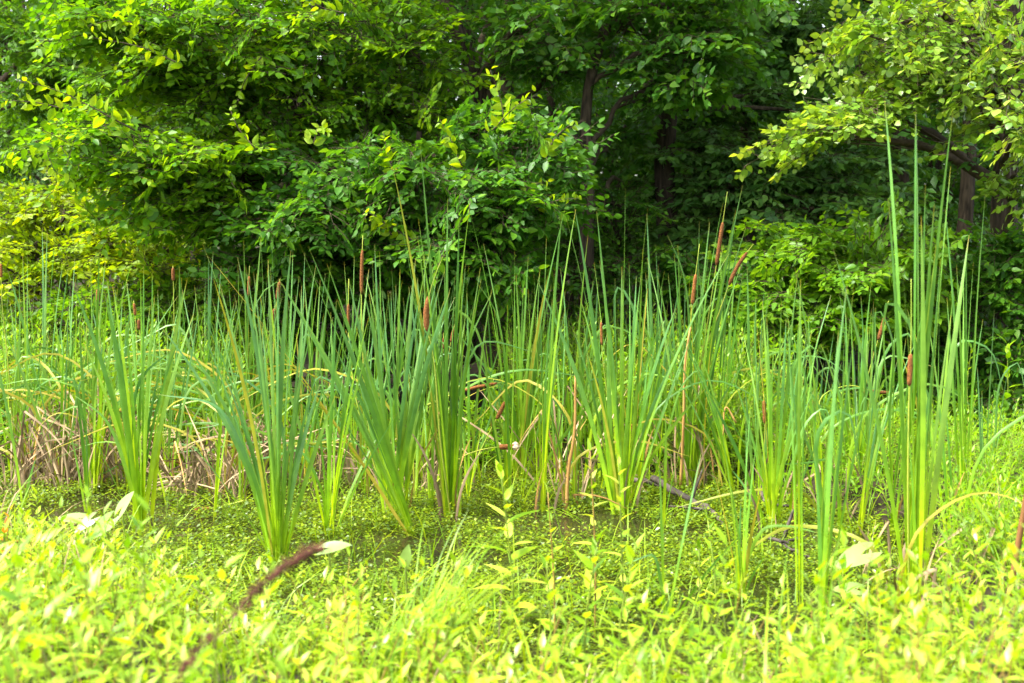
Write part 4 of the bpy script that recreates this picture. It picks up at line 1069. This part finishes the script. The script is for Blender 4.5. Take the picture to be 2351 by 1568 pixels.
# bare twigs against the dark at the right
pts = [at(2295, 720, 11.3), at(2320, 690, 11.3), at(2370, 640, 11.4)]
mb = MB(); tube(mb, smoothpath([at(2210, 740, 11.5), at(2270, 690, 11.4), at(2330, 660, 11.3), at(2420, 600, 11.2)], 14), np.linspace(.006, .012, 14), 6)
for (a, b_) in [((2300, 680), (2290, 760)), ((2320, 668), (2335, 790)), ((2330, 720), (2290, 740)), ((2334, 750), (2350, 800)), ((2310, 740), (2280, 790)), ((2280, 690), (2270, 650))]:
    twigs(mb, at(*a, 11.3), at(*b_, 11.25), .005, .002)
tag(build('bare_twig', mb, M['twig']), 'bare grey twigs in front of the dark shrub', 'twig')

# --- fallen or drooping seed heads lying apart
def loose_head(pxs, Y, s0, s1, label, width=.028, fluffy=False):
    p = [at(x, y, Y) for x, y in pxs]
    root = empty('fallen_cattail', tuple(p[0]), label, 'seed head', 'fallen or drooping seed heads')
    spike(root, p[0], pxs[1:], Y, s0, s1, width=width, fluffy=fluffy)
loose_head([(560, 1150), (520, 1160), (483, 1168), (445, 1174), (440, 1178)], on_y(465, 1178) - .02, .62, .94, 'fallen orange seed head lying flat on the pondweed', .028)
loose_head([(1000, 1110), (1060, 1050), (1130, 1028), (1185, 1026), (1200, 1026)], 8.6, .76, .93, 'drooping orange seed head with pale fluff at its tip', .034, True)
loose_head([(1030, 1160), (1080, 1080), (1130, 980), (1158, 925), (1163, 910)], 8.8, .80, .955, 'small orange seed head on a slanting stalk above the drooping one', .026)
loose_head([(980, 930), (1040, 905), (1090, 890), (1140, 880), (1150, 878)], 9.2, .4, .95, 'dark brown seed head bent almost level in front of the black gap', .022)
loose_head([(1440, 1100), (1450, 1040), (1455, 1000), (1450, 975), (1446, 965)], 8.8, .76, .93, 'short brown seed head beside the glowing clump', .018)
loose_head([(1752, 1080), (1756, 1000), (1755, 950), (1754, 925), (1754, 905)], 8.9, .62, .92, 'dark red seed head low beside the orange footed clump', .022)

# ------------------------------------------------------------------ single plants on the near bank and in the water
def arrowhead(px, py, Y, s, D, N, label):
    """a broad arrow shaped leaf on its own stalk"""
    c = at(px, py, Y)
    gzb = float(gz(c[0], Y + .05))
    root = empty('arrowhead_plant', (c[0], Y + .05, gzb), label, 'plant', 'arrowhead plants')
    mb = MB(); tube(mb, smoothpath([V(c[0] + .02, Y + .05, gzb - .02), V(c[0] + .01, Y + .03, (c[2] + gzb) / 2), c], 8), np.linspace(.006, .004, 8), 6)
    build('stalk', mb, M['stem'], root)
    out = [(0, 1.0), (.13, .80), (.25, .55), (.33, .28), (.36, .02), (.34, -.22), (.27, -.46), (.19, -.62), (.12, -.40), (.05, -.12), (0, 0)]
    v = [(x, y, .10 * x - .12 * max(0, y) ** 2 - .15 * max(0, -y) ** 2) for x, y in out]
    v += [(-x, y, z) for x, y, z in v[1:-1]]
    v = np.array(v); nr = len(out); lft = list(range(nr, nr + nr - 2))
    midr = np.array([(0, .55, -.05), (0, .28, -.02)]); im = len(v)
    v = np.concatenate([v, midr])
    tr = []
    def side(ix, flip):
        a = lambda *f: tr.append(f if not flip else f[::-1])
        T0, r1, r2, r3, r4, r5, r6, r7, r8, r9, O_ = ix
        a(T0, r1, im); a(r1, r2, im); a(r2, r3, im + 1); a(im, r2, im + 1); a(r3, r4, im + 1); a(r4, O_, im + 1); a(r4, r9, O_); a(r4, r5, r9); a(r5, r8, r9); a(r5, r6, r8); a(r6, r7, r8)
    side(list(range(11)), False)
    side([0] + lft + [10], True)
    X_, D_, Z_ = frames(np.array(D, float), np.array(N, float))
    v = (v[:, :1] * X_ + v[:, 1:2] * D_ + v[:, 2:] * Z_) * s + c
    mb = MB(); mb.add(v, None, np.array(tr), .5, random.random())
    build('leaf', mb, M['arrow'], root)
    return root
arrowhead(245, 1200, 6.6, .105, (-.6, -.3, -.6), (.1, -.8, .6), 'broad pale arrowhead leaf tilted up before the spreading front clump')
arrowhead(280, 1165, 6.9, .10, (.5, 0, .8), (-.5, -.7, .4), 'narrow arrowhead leaf pointing up beside the spreading front clump')
arrowhead(180, 1190, 6.7, .10, (-1, -.2, .1), (.1, -.5, .8), 'pale arrowhead leaf lying level with its tip outward')
arrowhead(205, 1195, 6.5, .085, (-.7, -.4, -.5), (.2, -.5, .8), 'small arrowhead leaf folded below the level one')
arrowhead(1978, 1272, 6.3, .15, (-.8, -.2, -.28), (.1, -.6, .75), 'large pale arrowhead leaf hanging like a hood left of the tallest clump')
arrowhead(1960, 1352, 6.1, .10, (-1, -.1, .05), (.1, -.6, .8), 'flat pale arrowhead leaf below the hooded one')
arrowhead(755, 1258, 5.4, .09, (1, -.1, .25), (-.2, -.5, .8), 'pale arrowhead leaf just beyond the tip of the brown dock stalk')
arrowhead(930, 1285, 5.9, .07, (.2, -.1, .8), (.1, -.9, .3), 'small pale arrowhead leaf on a dark stalk in the water')

def stem_plant(px0, py0, tip, Y, nl, size, label, shape='lance', mat='bank', name='willow_herb', stem='stem', pairs=False, cat='plant', group=None, el=.75):
    """one upright plant with its own leaves"""
    b = at(px0, py0, Y); b[2] = float(gz(b[0], Y))
    t = at(*tip, Y)
    root = empty(name, tuple(b), label, cat, group)
    pts = smoothpath([b, (b + t) / 2 + V(random.gauss(0, .02), random.gauss(0, .02), 0), t], 12)
    mb = MB(); tube(mb, pts, np.linspace(.0055, .002, 12), 6)
    build('stem', mb, M[stem], root)
    u = np.linspace(.2, 1, nl)
    f = u * 11; k = np.minimum(f.astype(int), 10)
    P = pts[k] + (pts[k + 1] - pts[k]) * (f - k)[:, None]
    a = (np.arange(nl) // 2 * 1.57 + (np.arange(nl) % 2) * 3.14 if pairs else np.arange(nl) * 2.4) + random.uniform(0, 6)
    e = el * (1 - .6 * u ** 3)
    D = np.stack([np.cos(a) * e, np.sin(a) * e, .25 + .6 * u ** 2], -1) + RS.normal(0, .1, (nl, 3))
    N = np.stack([-np.cos(a) * .5, -np.sin(a) * .5, np.ones(nl)], -1) + RS.normal(0, .2, (nl, 3))
    put_leaves(root, P, D, N, size * (1 - .45 * u ** 3) * RS.uniform(.8, 1.15, nl), shape, M[mat])
    return root
stem_plant(1190, 1330, (1150, 1085), 5.9, 22, .17, 'willow herb with long pale leaves in front of the open pondweed', mat='bank_pale', el=1.0)
stem_plant(1275, 1370, (1258, 1130), 5.7, 16, .10, 'willow herb with an orange spotted leaf near its foot', stem='redstem')
stem_plant(1365, 1330, (1355, 1035), 5.8, 20, .095, 'slim willow herb with a reddish stem before the glowing clump', stem='redstem', mat='bank_pale', el=1.0)
stem_plant(1440, 1320, (1420, 1050), 5.9, 20, .10, 'pale willow herb standing right against the glowing clump', mat='bank_pale', el=1.0)
stem_plant(1345, 1480, (1370, 1245), 4.9, 22, .12, 'leafy pale herb arching above the dark gap in the pondweed', mat='bank')
stem_plant(1440, 1500, (1460, 1250), 4.8, 22, .12, 'leafy pale herb with a bent tip on the near bank', mat='bank')
stem_plant(1290, 1500, (1255, 1290), 4.9, 18, .11, 'leafy herb beside the arching grass tuft', mat='bank')
stem_plant(1640, 1330, (1625, 1195), 6.2, 12, .09, 'young herb at the water below the fallen branch', mat='bank')
stem_plant(1610, 1420, (1605, 1260), 5.5, 14, .10, 'pale herb left of the loose cattail fan', mat='bank')
stem_plant(2005, 1310, (2005, 1210), 6.9, 12, .08, 'young herb with upright leaf behind the hooded arrowhead', mat='herb')
stem_plant(1945, 1480, (1935, 1310), 5.9, 18, .12, 'spreading herb under the flat arrowhead leaf', mat='herb')
stem_plant(2310, 960, (2312, 790), 10.6, 16, .17, 'tall broad leaved herb before the dark shrub', mat='herb', shape='lance', pairs=True, el=1.0)
stem_plant(2235, 960, (2230, 800), 10.7, 14, .15, 'broad leaved herb behind the slender cattail clump', mat='herb', shape='lance', pairs=True, el=1.0)
stem_plant(1165, 1000, (1130, 860), 10.2, 12, .12, 'dark leaved herb at the mouth of the black gap', mat='shrub', shape='elm')
for k, (px, tx, ty, lab) in enumerate([(1290, 1275, 690, 'tall goldenrod with fine leaves behind the slim cattail clump'), (1350, 1345, 700, 'tall goldenrod beside the upright orange cane'), (1240, 1230, 800, 'shorter goldenrod at the edge of the black gap'),
                                       (1400, 1405, 760, 'goldenrod standing behind the glowing clump'), (1310, 1318, 760, 'bushy goldenrod between the two tallest ones'), (1455, 1470, 800, 'goldenrod right of the glowing clump')]):
    stem_plant(px, 1050, (tx, ty), 10.4 + .1 * k, 44, .10, lab, shape='narrow', mat='herb', name='goldenrod', group='goldenrods behind the pond', el=.9)
o = stem_plant(30, 1240, (25, 1170), 6.3, 8, .07, 'small plant with red and orange leaves on the near bank', mat='autumn', shape='elm', name='red_leaved_plant')

# rush and grass tufts one can tell apart
def tuft(px, py, Y, n, h, w, label, lean=.7, mat='grass', az=None):
    b = at(px, py, Y); b[2] = float(gz(b[0], Y))
    root = empty('grass_tuft', tuple(b), label, 'grass tuft', 'grass tufts at the pond edge')
    for j in range(n):
        mb = MB()
        a = None if az is None else np.array([az + random.gauss(0, .5)])
        blades(mb, (b + V(random.gauss(0, .03), random.gauss(0, .03), 0))[None], np.array([h * random.uniform(.7, 1.15)]), np.array([w * random.uniform(.8, 1.2)]), lean * random.uniform(.4, 1.3), 8, 1.0, a)
        build('blade', mb, M[mat], root)
tuft(1085, 1340, 6.0, 12, .34, .013, 'blue green rush tuft bending over the open pondweed', 1.0, 'cattail')
tuft(960, 1480, 4.6, 70, .62, .008, 'arching pale grass tuft in the middle of the near bank', .8, 'grass', .5)
tuft(860, 1540, 4.4, 45, .45, .007, 'second pale grass tuft left of the arching one', .7, 'grass', .7)
tuft(590, 1290, 6.4, 9, .33, .016, 'broad bladed grass tuft left of the biggest clump foot', .5)
tuft(420, 1300, 6.3, 26, .34, .011, 'drooping grass tuft before the spreading front clump', 1.0)
tuft(775, 1420, 5.3, 30, .30, .007, 'drooping grass tuft right of the brown dock stalk', 1.0)
tuft(1640, 1250, 6.9, 10, .22, .010, 'short grass tuft beside the fallen branch', .7)

# the dark red-brown dock stalk close to the camera
Yd = 2.45
pp = smoothpath([at(360, 1620, Yd), at(450, 1500, Yd), at(545, 1400, Yd), at(640, 1310, Yd), at(745, 1250, Yd)], 40)
b0 = V(pp[0][0] - .12, Yd, float(gz(pp[0][0], Yd)))
root = empty('dock_stalk', tuple(b0), 'dark red brown dock seed stalk slanting close in front of the near bank', 'seed stalk')
mb = MB(); tube(mb, np.concatenate([[b0], [(b0 + pp[0]) / 2 + V(-.02, 0, .03)], pp]), np.linspace(.0022, .0008, 42), 6)
build('stem', mb, M['dock'], root)
nw = 0
for u0, u1, dn in [(.19, .29, 40), (.35, .39, 16), (.52, .55, 10), (.58, .64, 26), (.65, .72, 30), (.73, .99, 130)]:
    for j in range(dn):
        u = random.uniform(u0, u1) * 39; k = int(u)
        c = pp[k] + (pp[min(39, k + 1)] - pp[k]) * (u - k) + V(random.gauss(0, .0055), random.gauss(0, .007), random.gauss(0, .0055))
        dd = nrm(V(random.gauss(0, 1), random.gauss(0, 1), random.gauss(0, 1))) * random.uniform(.003, .0065)
        mb = MB(); tube(mb, np.array([c - dd, c - dd * .4, c + dd * .4, c + dd]), np.array([.0005, .0029, .0025, .0005]), 6, .2)
        build('seed', mb, M['dock'], root)

print('objects', len(bpy.data.objects), 'tris', sum(sum(len(p.vertices) - 2 for p in m.polygons) if len(m.polygons) < 2000 else 2 * len(m.polygons) for m in bpy.data.meshes))
